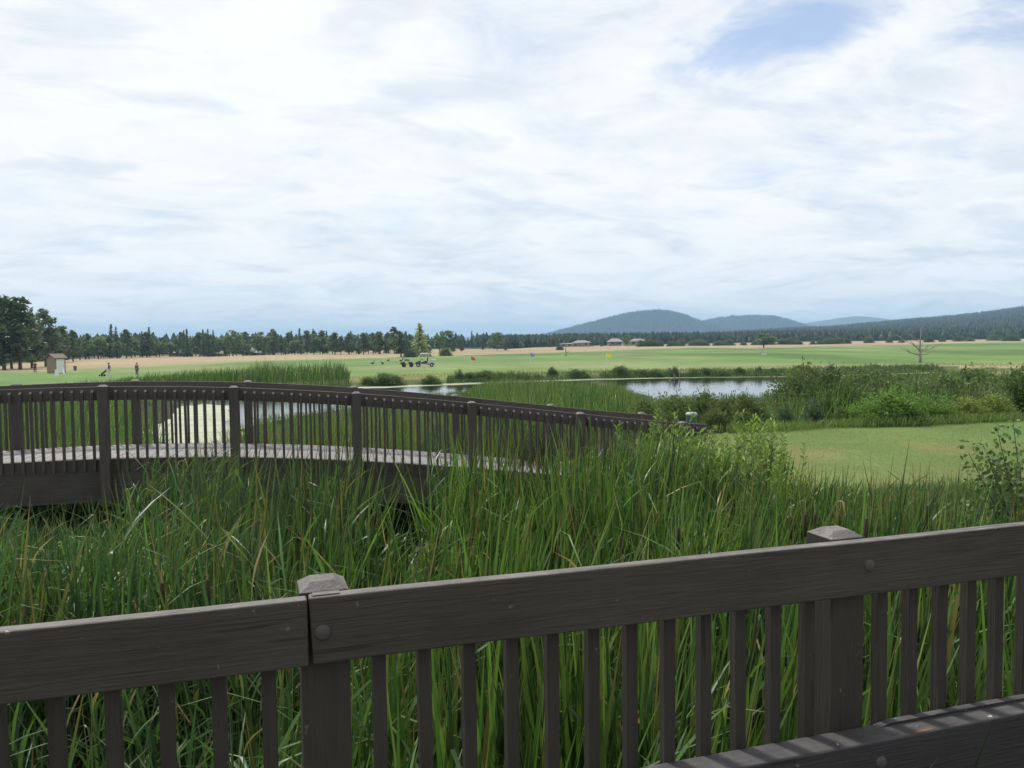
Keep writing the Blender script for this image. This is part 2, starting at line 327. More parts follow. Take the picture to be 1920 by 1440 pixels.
meta(link('duckweed', weed(shore + [(53, 99.6), (48, 97.2), (33.3, 93.3), (26, 94.2), (18.2, 94.2), (10, 92.6), (0, 88.5), (-8, 84.5), (-14.4, 80.8), (-24, 79.5)], .8), md), 'thin pale scum line along the far shore of the pond', 'duckweed', kind='stuff')

# ------------------------------------------------------------------ hills
def hill(name, pts, D, W, seed, mat, dt=.0035):
    tx, h = ridge(pts, D); T = np.arange(tx[0], tx[-1], dt); S = np.linspace(-1, 1, 25); TT, SS = np.meshgrid(T, S); Y = D + SS * W
    H = np.interp(TT, tx, h) * (1 - SS ** 2) ** 1.2
    V = np.stack([TT * D * (1 + .25 * SS * W / D), Y, H - 2], -1).reshape(-1, 3); n = len(T); i = np.arange(len(S) - 1)[:, None] * n; j = np.arange(n - 1)[None]
    Fq = np.stack([i + j, i + j + 1, i + n + j + 1, i + n + j], -1).reshape(-1, 4)
    meta(link(name, np_mesh(name, V, Fq, np.tile([[.022, .036, .022]], (len(V), 1)), True), mat), kind='structure')
    def hz(x, y):
        s = (y - D) / W; return np.interp(x / (D * (1 + .25 * s * W / D)), tx, h) * np.clip(1 - s ** 2, 0, 1) ** 1.2 - 2
    return hz
M['hill'] = plain('wooded_hillside', (.03, .042, .026), .95, scale=.02, var=.4, spec=.05)
H1 = [(960, 640), (1000, 637), (1040, 628), (1080, 617), (1120, 607), (1160, 596), (1200, 589), (1230, 587), (1250, 588), (1280, 596), (1310, 609), (1340, 620), (1380, 632), (1400, 640)]
H2 = [(1230, 640), (1260, 626), (1290, 615), (1310, 609), (1340, 602), (1370, 598), (1400, 597), (1440, 597), (1465, 603), (1500, 616), (1540, 625), (1600, 634), (1640, 640)]
hz1 = hill('wooded_hill', H1, 3700, 500, 41, M['hill']); hz2 = hill('wooded_hill', H2, 4100, 550, 44, M['hill'])
hill('distant_mountain', [(1380, 634), (1440, 617), (1500, 607), (1540, 601), (1580, 595), (1600, 592.5), (1625, 594), (1660, 599), (1720, 605), (1800, 612), (1900, 622)], 6300, 1000, 51, M['hill'])
hill('distant_mountain', [(620, 640), (640, 633), (657, 627), (676, 627), (690, 632), (720, 640)], 6000, 400, 52, M['hill'], .002)
hill('distant_mountain', [(780, 641), (840, 635), (880, 631), (905, 627), (930, 631), (980, 640)], 6300, 500, 53, M['hill'], .002)

# ------------------------------------------------------------------ far woods (one mass each)
def cone_trees(P, Hh, rr, seed, cols):
    g = np.random.default_rng(seed); N = len(P); k = 5; a0 = g.uniform(0, 6.28, N); V = []; Tn = []
    base = cols[g.integers(0, len(cols), N)] * g.uniform(.6, 1.35, (N, 1))
    for zf, rf in ((.0, .55), (.12, 1.), (.45, .72), (.46, .86), (.78, .38), (1., .03)):
        for q in range(k):
            a = a0 + q * 2 * math.pi / k + g.uniform(-.3, .3, N); r = rr * rf * g.uniform(.65, 1.3, N)
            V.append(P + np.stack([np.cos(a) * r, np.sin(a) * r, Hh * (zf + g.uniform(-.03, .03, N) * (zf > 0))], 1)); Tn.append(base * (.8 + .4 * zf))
    V = np.stack(V, 1); Tn = np.stack(Tn, 1); L = V.shape[1]; lev = L // k
    f = np.array([(i * k + q, i * k + (q + 1) % k, (i + 1) * k + (q + 1) % k, (i + 1) * k + q) for i in range(lev - 1) for q in range(k)])
    return V.reshape(-1, 3), (np.arange(N)[:, None, None] * L + f[None]).reshape(-1, 4), Tn.reshape(-1, 3)
DARK = np.array([[.024, .038, .022], [.030, .045, .024], [.036, .048, .026], [.022, .034, .024]])
def wood_mass(name, n, dom, zf, hh, rr, seed, label, cols=DARK):
    g = np.random.default_rng(seed); x, y = dom(g, n); P = np.stack([x, y, zf(x, y) - .3], 1); n = len(P)
    s = g.uniform(.65, 1.25, n) ** 1.1
    V, Fq, T = cone_trees(P, hh * s, rr * (.7 + .3 * s) * g.uniform(.8, 1.2, n), seed, cols)
    meta(link(name, np_mesh(name, V, Fq, T), M['farneedle']), label, 'forest', kind='stuff')
def dom_hill(D, W, x0, x1):
    def f(g, n): y = D + W * (1 - g.random(n) ** .7 * 1.9); x = g.uniform(x0, x1, n) * (1 + .25 * (y - D) / D); return x, y
    return f
def keep(fz):
    def f(x, y): z = fz(x, y); return np.where(z > 0, z, -60)
    return f
wood_mass('hill_forest', 7500, dom_hill(3700, 480, 20, 1100), keep(hz1), 19, 4.6, 61, 'dense pine forest covering the taller rounded hill', DARK * .6)
wood_mass('hill_forest', 7500, dom_hill(4100, 520, 740, 1760), keep(hz2), 19, 4.8, 62, 'dense pine forest covering the lower flat topped hill', DARK * .6)
def dom_slope(g, n):
    y = 640 + 2100 * g.random(n) ** 1.5; u = g.uniform(900, 2150, n); x = Xof(u, y); td = np.interp(u, TREE_U, TREE_D); k = y > td + 20; return x[k], y[k]
wood_mass('slope_forest', 22000, dom_slope, lambda x, y: gz(x, y) + slope_z(x, y), 8.5, 2.7, 63, 'dark pine forest climbing the long slope beyond the meadow')
def dom_edge(g, n):
    u = g.uniform(930, 2050, n); y = np.interp(u, TREE_U, TREE_D) * g.uniform(1.03, 1.35, n); return Xof(u, y), y
wood_mass('edge_forest', 1500, dom_edge, lambda x, y: gz(x, y) + slope_z(x, y), 6.6, 2.6, 64, 'ragged front rank of pines along the far meadow edge', DARK * 1.4)
def dom_back(g, n):
    u = g.uniform(-150, 1020, n); y = np.interp(u, TREE_U, TREE_D) * g.uniform(1.25, 2.1, n); k = (u < 800) | (g.random(n) < .45); return Xof(u, y)[k], y[k]
wood_mass('back_forest', 1500, dom_back, gz, 9., 3.2, 65, 'massed pines behind the front row of meadow trees', DARK * 1.5)

# ------------------------------------------------------------------ trees (things)
def leaf_quads(C, size, g, flat=.0, aspect=1., droop=0.):
    """one random quad for each centre"""
    N = len(C); a = g.normal(size=(N, 3)); a[:, 2] *= (1 - flat); a /= np.linalg.norm(a, axis=1, keepdims=True) + 1e-9
    b = np.cross(a, g.normal(size=(N, 3))); b /= np.linalg.norm(b, axis=1, keepdims=True) + 1e-9
    s = (size * g.uniform(.6, 1.35, N))[:, None]; a = a * s * aspect; b = b * s
    V = np.stack([C - a * .5, C - b * .28 + a * .05, C + a * .5, C + b * .28 + a * .05], 1).reshape(-1, 3)
    return V, np.arange(N * 4).reshape(N, 4)
def tree_proto(kind, seed):
    """unit-height tree: returns trunk mesh, crown mesh"""
    g = np.random.default_rng(seed); C = []; tb = MB()
    bend = g.uniform(-.015, .015, 2); top = .97 if kind in ('fir', 'pine', 'larch') else .7
    tb.tube([(bend[0] * z, bend[1] * z, z) for z in (-.03, .02, .12, .35, .6, top)], [.024, .020, .017, .014, .009, .003], 7)
    if kind in ('fir', 'larch'):
        for z in np.linspace(.07, .98, 34 if kind == 'fir' else 40):
            rad = (1 - z) ** .8 * (.17 if kind == 'fir' else .30) * g.uniform(.6, 1.25) + .008
            for q in range(6):
                a = g.uniform(0, 6.28); L = rad * g.uniform(.5, 1.15); m = max(2, int(L / .016))
                for s_ in np.linspace(.15, 1, m): C.append((math.cos(a) * L * s_, math.sin(a) * L * s_, z - .25 * L * s_ + g.normal() * .006))
        size = .046 if kind == 'fir' else .055
    elif kind == 'pine':
        lo = g.uniform(.08, .16)
        for i in range(46):
            z = lo + (1 - lo) * (i + g.random()) / 46; t_ = (z - lo) / (1 - lo); rad = .23 * (math.sin(math.pi * (.16 + .80 * t_)) ** .8) * g.uniform(.55, 1.2) * (1 - .25 * t_)
            a = g.uniform(0, 6.28); e = np.array([math.cos(a) * rad, math.sin(a) * rad, z + rad * g.uniform(-.1, .35)])
            if i % 2 == 0 or t_ < .4: tb.tube([(0, 0, z - .01), tuple(e * [.6, .6, 1] - [0, 0, .01]), tuple(e)], [.006, .004, .0015], 4, False)
            for q in range(2 + int(3 * rad / .2)):
                cc = e * [g.uniform(.3, 1.05)] * 1 if False else np.array([e[0] * (s_ := g.uniform(.25, 1.08)), e[1] * s_, z + (e[2] - z) * s_]); n = 8
                C += list(cc + g.normal(size=(n, 3)) * [.030, .030, .018])
        size = .058
    else:     # broadleaf
        lo = .1
        for i in range(44):
            d = g.normal(size=3); d /= np.linalg.norm(d); rr_ = g.uniform(.55, 1.0) ** .5; c0 = np.array([0, 0, .56]) + d * rr_ * [.27, .27, .38] * g.uniform(.75, 1.1)
            tb.tube([(0, 0, max(.1, c0[2] - .25)), tuple(c0 * [.5, .5, .9]), tuple(c0)], [.007, .004, .0015], 4, False) if i % 3 == 0 else None
            C += list(c0 + g.normal(size=(20, 3)) * .042)
        size = .075
    C = np.array(C); C[:, 2] = np.clip(C[:, 2], .02, 1.01); V, Fq = leaf_quads(C, np.full(len(C), size), g, .3, 1.3)
    col = {'fir': (.040, .060, .036), 'pine': (.046, .062, .034), 'larch': (.17, .19, .10), 'broad': (.058, .085, .042)}[kind]
    cl = np.array(col)[None] * (g.uniform(.6, 1.45, (len(C), 1)) * (.75 + .4 * fbm(C[:, 0:1].ravel() * 9 + 5, C[:, 2] * 9, seed)[:, None]))
    return tb.mesh('trunk', True), np_mesh('crown', V, Fq, np.repeat(cl, 4, 0))
PROTO = {k: [tree_proto(k, 100 + 10 * i + j) for j in range(n)] for i, (k, n) in enumerate((('fir', 4), ('pine', 6), ('broad', 4), ('larch', 1)))}
def tree(name, x, y, h, kind, label, group=None, wid=1., v=None):
    z = float(gz(x, y)); tm, cm = PROTO[kind][random.randrange(len(PROTO[kind])) if v is None else v]
    e = empty(name, (x, y, z), random.uniform(0, 6.28), label, 'tree', group); e.scale = (h * wid, h * wid, h)
    link('trunk', tm, M['bark'], e); link('crown', cm, M['needle'], e); return e
GT = 'trees standing along the far edge of the meadow'
def tpx(u, vb, vt, kind, name, label, group=None, wid=1., v=None):
    p = atz(u, vb, 0.); q = atY(u, vt, p[1]); return tree(name, p[0], p[1], q[2], kind, label, group, wid, v)
for u, vb, vt in ((-60, 694, 545), (8, 693, 556), (38, 692, 557), (60, 688, 590), (-25, 690, 570), (22, 690, 590), (-110, 694, 560)):
    tpx(u, vb, vt, 'pine', 'pine_tree', 'tall dark pine in the grove behind the little shed', 'tall pines in the grove behind the shed', 1.25)
tpx(86, 685, 578, 'pine', 'pine_tree', 'tall pine with see-through crown standing right above the small shed', None, 1.1)
for u, vb, vt in ((118, 680, 612), (137, 678, 620), (104, 682, 622), (150, 676, 636)):
    tpx(u, vb, vt, 'pine', 'pine_tree', 'shorter dark pine at the outer edge of the grove', 'shorter pines beside the grove', 1.2)
KN = {'fir': ('fir_tree', 'slender pointed conifer in the long treeline beyond the tan meadow'), 'pine': ('pine_tree', 'round topped dark pine in the long treeline beyond the tan meadow'), 'broad': ('broadleaf_tree', 'bushy broadleaf tree in the long treeline beyond the tan meadow')}
tr = random.Random(5); uu = 158.
while uu < 770:
    for lay in range(2):
        base = np.interp(uu, [150, 300, 480, 720, 800], [675, 669.5, 666.5, 663.5, 661]) - lay * 2.2 - tr.uniform(0, 1.2)
        kind = tr.choices(('fir', 'pine', 'broad'), (2, 5, 3))[0]; top = tr.uniform(622, 644) - (tr.random() < .2) * 8 - (kind == 'fir') * 3
        tpx(uu + tr.uniform(-5, 5), base, top, kind, *KN[kind], GT, tr.uniform(.95, 1.5))
    uu += tr.uniform(9, 15)
for u, vb, vt, kind, wd in ((210, 671, 607, 'fir', 1.1), (281, 669, 613, 'fir', 1.1), (346, 668, 618, 'fir', 1.), (382, 668, 616, 'fir', 1.), (391, 668, 615, 'fir', 1.), (401, 668, 617, 'fir', 1.), (589, 664, 621, 'pine', 1.1), (605, 664, 620, 'pine', 1.2), (628, 665, 624, 'pine', 1.3), (655, 664, 625, 'pine', 1.2), (682, 664, 624, 'pine', 1.4), (515, 665, 620, 'pine', 1.2), (713, 664, 625, 'pine', 1.4)):
    tpx(u, vb, vt, kind, *KN[kind], GT, wd)
tpx(437, 668, 617, 'broad', 'broadleaf_tree', 'big round crowned tree beside the grey roofed house', None, 1.3)
tpx(492, 665, 619, 'broad', 'broadleaf_tree', 'wide dome shaped tree on the other side of the grey roofed house', None, 1.3)
tpx(740, 663, 613, 'pine', 'pine_tree', 'tall dark pine directly behind the darker low branched pine', None, 1.3)
tpx(752, 669, 622, 'pine', 'pine_tree', 'low branched dark pine standing alone in the tan grass', None, 1.6)
tpx(788, 668, 606, 'larch', 'larch_tree', 'pale green spire shaped tree standing in front of the treeline', None, 1.35)
tpx(824, 661, 622, 'broad', 'broadleaf_tree', 'smaller crown of the leafy pair beside the pale green spire tree', None, 1.)
tpx(838, 660, 617, 'broad', 'broadleaf_tree', 'larger crown of the leafy pair beside the pale green spire tree', None, 1.2)
tpx(885, 654, 621, 'fir', 'fir_tree', 'taller of two narrow conifers in front of the faint blue mountain', None, 1.1)
tpx(895, 654, 627, 'fir', 'fir_tree', 'shorter of two narrow conifers in front of the faint blue mountain', None, 1.1)
tpx(932, 656, 620, 'broad', 'broadleaf_tree', 'isolated oval leafy tree where the treeline ends by the meadow', None, 1.15)
tpx(918, 655, 635, 'broad', 'broadleaf_tree', 'low leafy tree touching the isolated oval tree', None, 1.3)
tpx(1432, 651, 622, 'broad', 'broadleaf_tree', 'solitary dark rounded tree standing in the open fairway', None, 2.3)
for u, vb, vt, kind in ((848, 660, 636, 'broad'), (865, 659, 640, 'pine'), (850, 659, 630, 'fir'), (868, 657, 634, 'fir'), (905, 656, 632, 'fir'), (948, 656, 634, 'fir'), (775, 664, 628, 'fir'), (803, 662, 626, 'fir')):
    tpx(u, vb, vt, kind, *KN[kind], GT, 1.3)
for u, vb, vt, kind in ((1128, 650.5, 624, 'fir'), (1215, 649.5, 632, 'pine'), (1062, 651, 634, 'pine'), (1175, 650, 628, 'broad'), (1045, 652, 632, 'pine'), (1030, 652, 634, 'pine')):
    nm = KN[kind][0]; tpx(u, vb, vt, kind, nm, 'dark tree standing close among the pale meadow houses', 'trees among the meadow houses', 1.3)

# dead trees
def dead_tree(p, h, label, limbs, r=.05):
    e = empty('dead_tree', tuple(p), 0, label, 'tree'); tb = MB()
    tb.tube([(0, 0, -.3), (.01 * h, 0, .12 * h), (-.012 * h, 0, .4 * h), (.01 * h, 0, .7 * h), (.02 * h, 0, h)], [r * h, r * .8 * h, r * .55 * h, r * .32 * h, r * .08 * h], 9); tb.build('trunk', M['dead'], e, smooth=True)
    for z, dx, dy, dz, r2 in limbs:
        lb = MB(); a = np.array([0, 0, z * h]); b_ = a + np.array([dx, dy, dz]) * h; m = (a + b_) / 2 + np.array([0, 0, -.03 * h])
        lb.tube([a, m, b_], [r2 * h, r2 * .7 * h, r2 * .15 * h], 6)
        for s_ in (.5, .72):
            c = a + (b_ - a) * s_; lb.tube([c - [0, 0, .02 * h], c + np.array([dx * .25, dy * .3 + .05 * (1 if s_ > .6 else -1), .09]) * h], [r2 * .5 * h, r2 * .1 * h], 5)
        lb.build('limb', M['dead'], e, smooth=True)
p = atz(1725, 680, 0); p[2] = float(gz(p[0], p[1]))
dead_tree(p, 5.4, 'bare grey dead tree with wide limbs beside the fairway', [(.20, -.52, .1, .22, .022), (.32, -.40, -.2, .33, .016), (.22, .42, .15, .06, .014), (.34, .22, -.1, .14, .014), (.30, .70, .1, .24, .012), (.46, .2, .2, .12, .010), (.62, -.22, .1, .14, .012), (.56, -.34, -.1, .18, .008), (.40, -.55, .3, .40, .010)], .045)
p = atz(1061, 668, 0); p[2] = float(gz(p[0], p[1]))
dead_tree(p, 3.9, 'thin broken snag standing on the mown range behind the yellow flag', [(.72, -.16, .1, .16, .03), (.66, .15, .0, .12, .025), (.84, -.13, -.1, .10, .02), (.25, .24, .0, .06, .02)], .055)

# ------------------------------------------------------------------ grasses and reeds
def blades(name, P, H, W, g, col, lean=.12, bend=.25, n=5, wind=(0, 0), fold=.0, foldz=.75, tipc=None, tipf=.25, ph=None, la=None):
    N = len(P); ph = g.uniform(0, 2 * math.pi, N) if ph is None else ph; la = np.abs(g.normal(0, lean, N)) if la is None else la; be = np.abs(g.normal(0, bend, N))
    dx = np.cos(ph); dy = np.sin(ph); ps = g.uniform(0, 2 * math.pi, N); bx = np.cos(ps); by = np.sin(ps)
    tb = np.where(g.random(N) < fold, g.uniform(foldz - .2, foldz + .15, N), 2.); fk = g.uniform(.2, 1.1, N)
    V = np.zeros((N, n + 1, 2, 3)); T = np.zeros((N, n + 1, 2, 3)); dead = (g.random(N) < tipf)
    for i in range(n + 1):
        t_ = i / n; o = np.maximum(0, t_ - tb); lz = H * (np.minimum(t_, tb) - o * fk - .10 * be * t_ ** 3)
        hx = H * (la * t_ + be * t_ ** 2.2 + o * .9); cx = P[:, 0] + dx * hx + wind[0] * H * t_ ** 2; cyy = P[:, 1] + dy * hx + wind[1] * H * t_ ** 2
        wd = W * (.55 + .6 * t_ if t_ < .4 else 1) * (1 - t_ ** 3.5) * .5 + .0006; tw = ps + t_ * .8
        V[:, i, 0] = np.stack([cx - np.cos(tw) * wd, cyy - np.sin(tw) * wd, P[:, 2] + lz], 1); V[:, i, 1] = np.stack([cx + np.cos(tw) * wd, cyy + np.sin(tw) * wd, P[:, 2] + lz], 1)
        c = col * 1.
        if tipc is not None: k = np.where(dead, sstep(.78, 1., t_), 0)[:, None]; c = c + (np.array(tipc) - c) * k
        T[:, i, 0] = c; T[:, i, 1] = c
    q = np.array([(2 * i, 2 * i + 1, 2 * i + 3, 2 * i + 2) for i in range(n)]); Fq = (np.arange(N)[:, None, None] * (2 * n + 2) + q[None]).reshape(-1, 4)
    return V.reshape(-1, 3), Fq, T.reshape(-1, 3)
def pick(g, N, pal, prob, var=.25):
    pal = np.array(pal); c = pal[g.choice(len(pal), N, p=np.array(prob) / sum(prob))]; return c * g.uniform(1 - var, 1 + var, (N, 1))
def mass(name, parts, label, cat='reeds', mat='reed'):
    V = []; Fq = []; T = []; b = 0
    for v, f, t_ in parts: V.append(v); Fq.append(f + b); T.append(t_); b += len(v)
    return meta(link(name, np_mesh(name, np.concatenate(V), np.concatenate(Fq), np.concatenate(T)), M[mat]), label, cat, kind='stuff')
def scatter(g, n, u0_, u1_, y0, y1, clump=0., cn=12):
    """points spread evenly over the ground between two photo columns and two depths"""
    y = np.sqrt(g.uniform(y0 ** 2, y1 ** 2, n)); u = g.uniform(u0_, u1_, n); x = Xof(u, y)
    if clump:
        m = max(1, n // cn); k = g.integers(0, m, n); x = x[k] + g.normal(0, clump, n); y = y[k] + g.normal(0, clump, n)
    return x, y
# footbridge frame, needed for keeping its footprint clear
BA = np.array([-5.78, 11.58]); BTH = R_(12.5); BD = np.array([math.cos(BTH), math.sin(BTH)]); BN = np.array([-BD[1], BD[0]]); BAY = 1.75; BW = 1.6
def bridge_uv(x, y): dx = x - BA[0]; dy = y - BA[1]; return dx * BD[0] + dy * BD[1], dx * BN[0] + dy * BN[1]
FA = np.array([-.56, 2.18]); FTH = R_(17.2); FD = np.array([math.cos(FTH), math.sin(FTH)]); FN = np.array([-FD[1], FD[0]])
def fence_off(x, y): return (x - FA[0]) * FN[0] + (y - FA[1]) * FN[1]
def ok(x, y, sp_min=-.6, lawn=.3, bridge=.12, fence=.38):
    s, v = bridge_uv(x, y); onb = (v > -bridge - .05) & (v < BW + bridge + .05) & (s < 9.8) & (s > -12)
    return (~onb) & (sdist(POND, x, y) > sp_min) & (sdist(LAWN, x, y) > lawn) & (fence_off(x, y) > fence)
CAT = [(.080, .168, .040), (.128, .238, .056), (.044, .090, .034), (.19, .285, .08), (.27, .22, .11)]; CATP = [4, 3.5, 3.5, 1.6, .25]
BLUE = [(.050, .108, .054), (.068, .138, .060), (.105, .180, .062), (.20, .19, .10)]
TIP = (.30, .21, .09)
# near cattails in front of and below the footbridge
VT = ([-400, 0, 150, 235, 280, 340, 430, 470, 500, 540, 580, 640, 660, 700, 785, 805, 840, 900, 1000, 1150, 1300, 1450, 1550, 1650, 1800, 2400], [975, 975, 990, 985, 885, 852, 852, 930, 1005, 975, 905, 872, 975, 1025, 1025, 895, 846, 822, 824, 832, 842, 856, 895, 955, 985, 1000])
def top_cap(u, y, tab, hmax, z): return np.clip(4 - (np.interp(u, *tab) - 640 + .0131 * (u - 960)) * y / F - z, .35, hmax)
g = np.random.default_rng(21); parts = []
x, y = scatter(g, 36000, -260, 2150, 2.5, 11.3, .10, 8); k = ok(x, y); x = x[k]; y = y[k]; u = uof(x, y); z = gz(x, y)
h = top_cap(u + 40 * (fbm(x * 1.3, y * 1.3, 71) - .5), y, VT, 2.6, z) * np.where((y < 5.2) & (u < 420), .75, 1.) * (.74 + .50 * fbm(x * 1.1, y * 1.1, 73)) * g.uniform(.64, 1.08, len(x))
dens = np.where((u > 660) & (u < 800) & (y > 5.4), .3, 1.) * np.where((u < 330) & (y < 5.6), .35, 1.) * np.where(u > 1700, .6, 1.) * np.where(u > 800, 1.25, 1.) * (.04 + 1.0 * sstep(.36, .52, fbm(x * 1.0 + 4, y * 1.0, 75, 3))); k = g.random(len(x)) < dens; x, y, z, h, u = x[k], y[k], z[k], h[k], u[k]
col = pick(g, len(x), CAT, CATP, .42); bl = (u < 500); col[bl] = pick(g, bl.sum(), BLUE, [3, 3, 2, .5])
col = col * (.45 + 1.1 * fbm(x * 1.8 + 2, y * 1.8, 78))[:, None]; ph = 14 * fbm(x * .7, y * .7, 79) + g.normal(0, .9, len(x))
parts.append(blades('cattail_reeds', np.stack([x, y, z], 1), h, g.uniform(.024, .047, len(x)), g, col, .12, .09, 6, (.04, 0), .13, .78, TIP, .16, ph))
# leafy reed grass: leaves arch out from the stems at every height
k = g.random(len(x)) < np.interp(u, [300, 560, 780, 850, 2000], [.7, .6, .5, .22, .22]) * sstep(.40, .56, fbm(x * .9 + 8, y * .9 + 3, 76)); xs, ys, zs, hs, phs = [np.repeat(a[k], 4) for a in (x, y, z, h, ph)]; n_ = len(xs); f_ = g.uniform(.35, .97, n_)
parts.append(blades('', np.stack([xs + g.normal(0, .05, n_), ys + g.normal(0, .05, n_), zs + hs * f_ * .93], 1), g.uniform(.18, .44, n_), g.uniform(.012, .024, n_), g, pick(g, n_, [(.10, .20, .055), (.14, .26, .075), (.075, .15, .055), (.26, .29, .13), (.46, .36, .19)], [4, 3, 3, .9, .8], .35), .5, .55, 4, (.22, 0), .25, .7, TIP, .15, phs + g.normal(0, 1.2, n_)))
# dead thatch low in the stand, coloured dark to paint shade between the reeds
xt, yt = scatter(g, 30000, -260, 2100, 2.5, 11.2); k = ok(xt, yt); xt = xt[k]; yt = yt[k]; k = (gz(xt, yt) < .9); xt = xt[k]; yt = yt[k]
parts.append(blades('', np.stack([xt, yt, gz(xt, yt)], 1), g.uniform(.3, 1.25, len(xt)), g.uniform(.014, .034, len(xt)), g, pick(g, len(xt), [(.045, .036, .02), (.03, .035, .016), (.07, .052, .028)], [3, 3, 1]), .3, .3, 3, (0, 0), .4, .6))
# dry stems and fallen straw low in the stand
x, y = scatter(g, 5200, -200, 2050, 2.5, 9.); k = ok(x, y); x = x[k]; y = y[k]
parts.append(blades('', np.stack([x, y, gz(x, y)], 1), g.uniform(.7, 1.7, len(x)), g.uniform(.006, .013, len(x)), g, pick(g, len(x), [(.26, .20, .11), (.20, .14, .07), (.33, .27, .17)], [3, 2, 1]), .22, .35, 5, (.03, 0), .5, .6))
mass('cattail_reeds', parts, 'dense tall green cattail reeds growing between the railing and the footbridge')
g = np.random.default_rng(29); s_ = g.uniform(-9, 7., 12000); v_ = g.uniform(.35, BW + .35, 12000); x = BA[0] + BD[0] * s_ + BN[0] * v_; y = BA[1] + BD[1] * s_ + BN[1] * v_  # brush packed dense and dark, painting the deep shade below the deck
mass('shade_fill_brush', [blades('', np.stack([x, y, gz(x, y)], 1), g.uniform(.9, 2.0, len(x)), g.uniform(.012, .03, len(x)), g, pick(g, len(x), [(.03, .026, .016), (.03, .036, .018), (.06, .045, .025)], [3, 3, 1]), .12, .15, 4)], 'dead brush coloured dark to stand in for the black shade under the footbridge', 'brush')
# bright low grass in the gaps
g = np.random.default_rng(22); x1, y1 = scatter(g, 9000, -250, 480, 2.6, 6.4, .12, 14); x2, y2 = scatter(g, 6000, 610, 850, 5.0, 10.6, .12, 14); x3, y3 = scatter(g, 7000, -250, 1900, 2.6, 8, .15, 20)
x = np.concatenate([x1, x2, x3]); y = np.concatenate([y1, y2, y3]); k = ok(x, y); x = x[k]; y = y[k]
mass('marsh_grass', [blades('', np.stack([x, y, gz(x, y)], 1), g.uniform(.45, 1.15, len(x)), g.uniform(.005, .011, len(x)), g, pick(g, len(x), [(.09, .21, .045), (.12, .25, .055), (.075, .17, .04), (.16, .25, .065)], [3, 3, 2, 1]), .2, .5, 5, (.06, 0), .15, .7, TIP, .12)],
     'fresh bright green low grass filling the gaps between the cattails', 'grass')
# right-hand weedy slope below the lawn
g = np.random.default_rng(23); x, y = scatter(g, 24000, 1480, 2300, 5.0, 14.2, .13, 16); k = ok(x, y, lawn=-.25); x = x[k]; y = y[k]; z = gz(x, y)
hh = g.uniform(.25, .75, len(x)) * (.6 + .8 * fbm(x, y, 77)); hh *= np.clip((sdist(LAWN, x, y) + .4) / 1.2, .22, 1)
mass('slope_weeds', [blades('', np.stack([x, y, z], 1), hh, g.uniform(.006, .014, len(x)), g, pick(g, len(x), [(.085, .155, .045), (.11, .18, .052), (.065, .12, .042), (.20, .19, .09)], [4, 3, 3, 1]), .22, .4, 4, (.03, 0), .1, .7, TIP, .2)],
     'rough mixed weeds and grass on the bank below the lawn', 'weeds')
g = np.random.default_rng(28); x, y = scatter(g, 40000, 1180, 2050, 12.3, 24); k = (sdist(LAWN, x, y) < .1); x = x[k]; y = y[k]; c_ = zones(x, y, 0 * x) * g.uniform(1.0, 1.6, (len(x), 1))
mass('lawn_grass', [blades('', np.stack([x, y, gz(x, y)], 1), g.uniform(.012, .04, len(x)) * (.4 + fbm(x * .9, y * .9, 87)), g.uniform(.005, .010, len(x)), g, c_, .3, .4, 1)], 'short patchy mown grass of the lawn by the bridge end', 'grass')
# reeds behind the footbridge
g = np.random.default_rng(24); parts = []
VM = ([-200, 230, 300, 420, 470, 640, 700, 850, 880, 910, 1000, 1150, 1185, 1220, 1460, 1490, 1530, 1600, 1700, 1800, 2000], [742, 742, 800, 790, 770, 768, 748, 742, 726, 708, 706, 712, 730, 744, 748, 722, 700, 684, 686, 692, 690])
for n, ua, ub, ya, yb, hm, wdt in ((9000, -150, 240, 13.6, 22, 1.9, .016), (8000, -150, 300, 22, 60, 2.0, .024), (12000, 420, 1000, 13.8, 24, 2.15, .016), (9000, 470, 1220, 24, 66, 2.0, .026), (7000, 840, 1215, 44, 67, 2.45, .034), (2200, 230, 450, 13.6, 16.5, 1.5, .014), (7000, 1440, 2050, 34, 88, 2.2, .030), (2600, 1450, 2100, 24.5, 40, 2.1, .022), (5500, 1150, 1480, 24, 62, 1.8, .024)):
    x, y = scatter(g, n, ua, ub, ya, yb, .18, 10); k = ok(x, y, -1.0 if ya > 20 else -.3, 1.5); x = x[k]; y = y[k]; u = uof(x, y)
    z = gz(x, y); h = top_cap(u, y, VM, hm, z) * (.72 + .42 * fbm(x * .35, y * .35, 81)) * g.uniform(.7, 1.08, len(x)); h = np.maximum(h, .4)
    parts.append(blades('', np.stack([x, y, z], 1), h, wdt * g.uniform(.7, 1.3, len(x)), g, pick(g, len(x), CAT, CATP), .10, .18, 4, (.07, 0), .12, .8, TIP, .3))
mass('pond_reeds', parts, 'mixed tall reeds around the pond behind the footbridge', mat='reed_far')
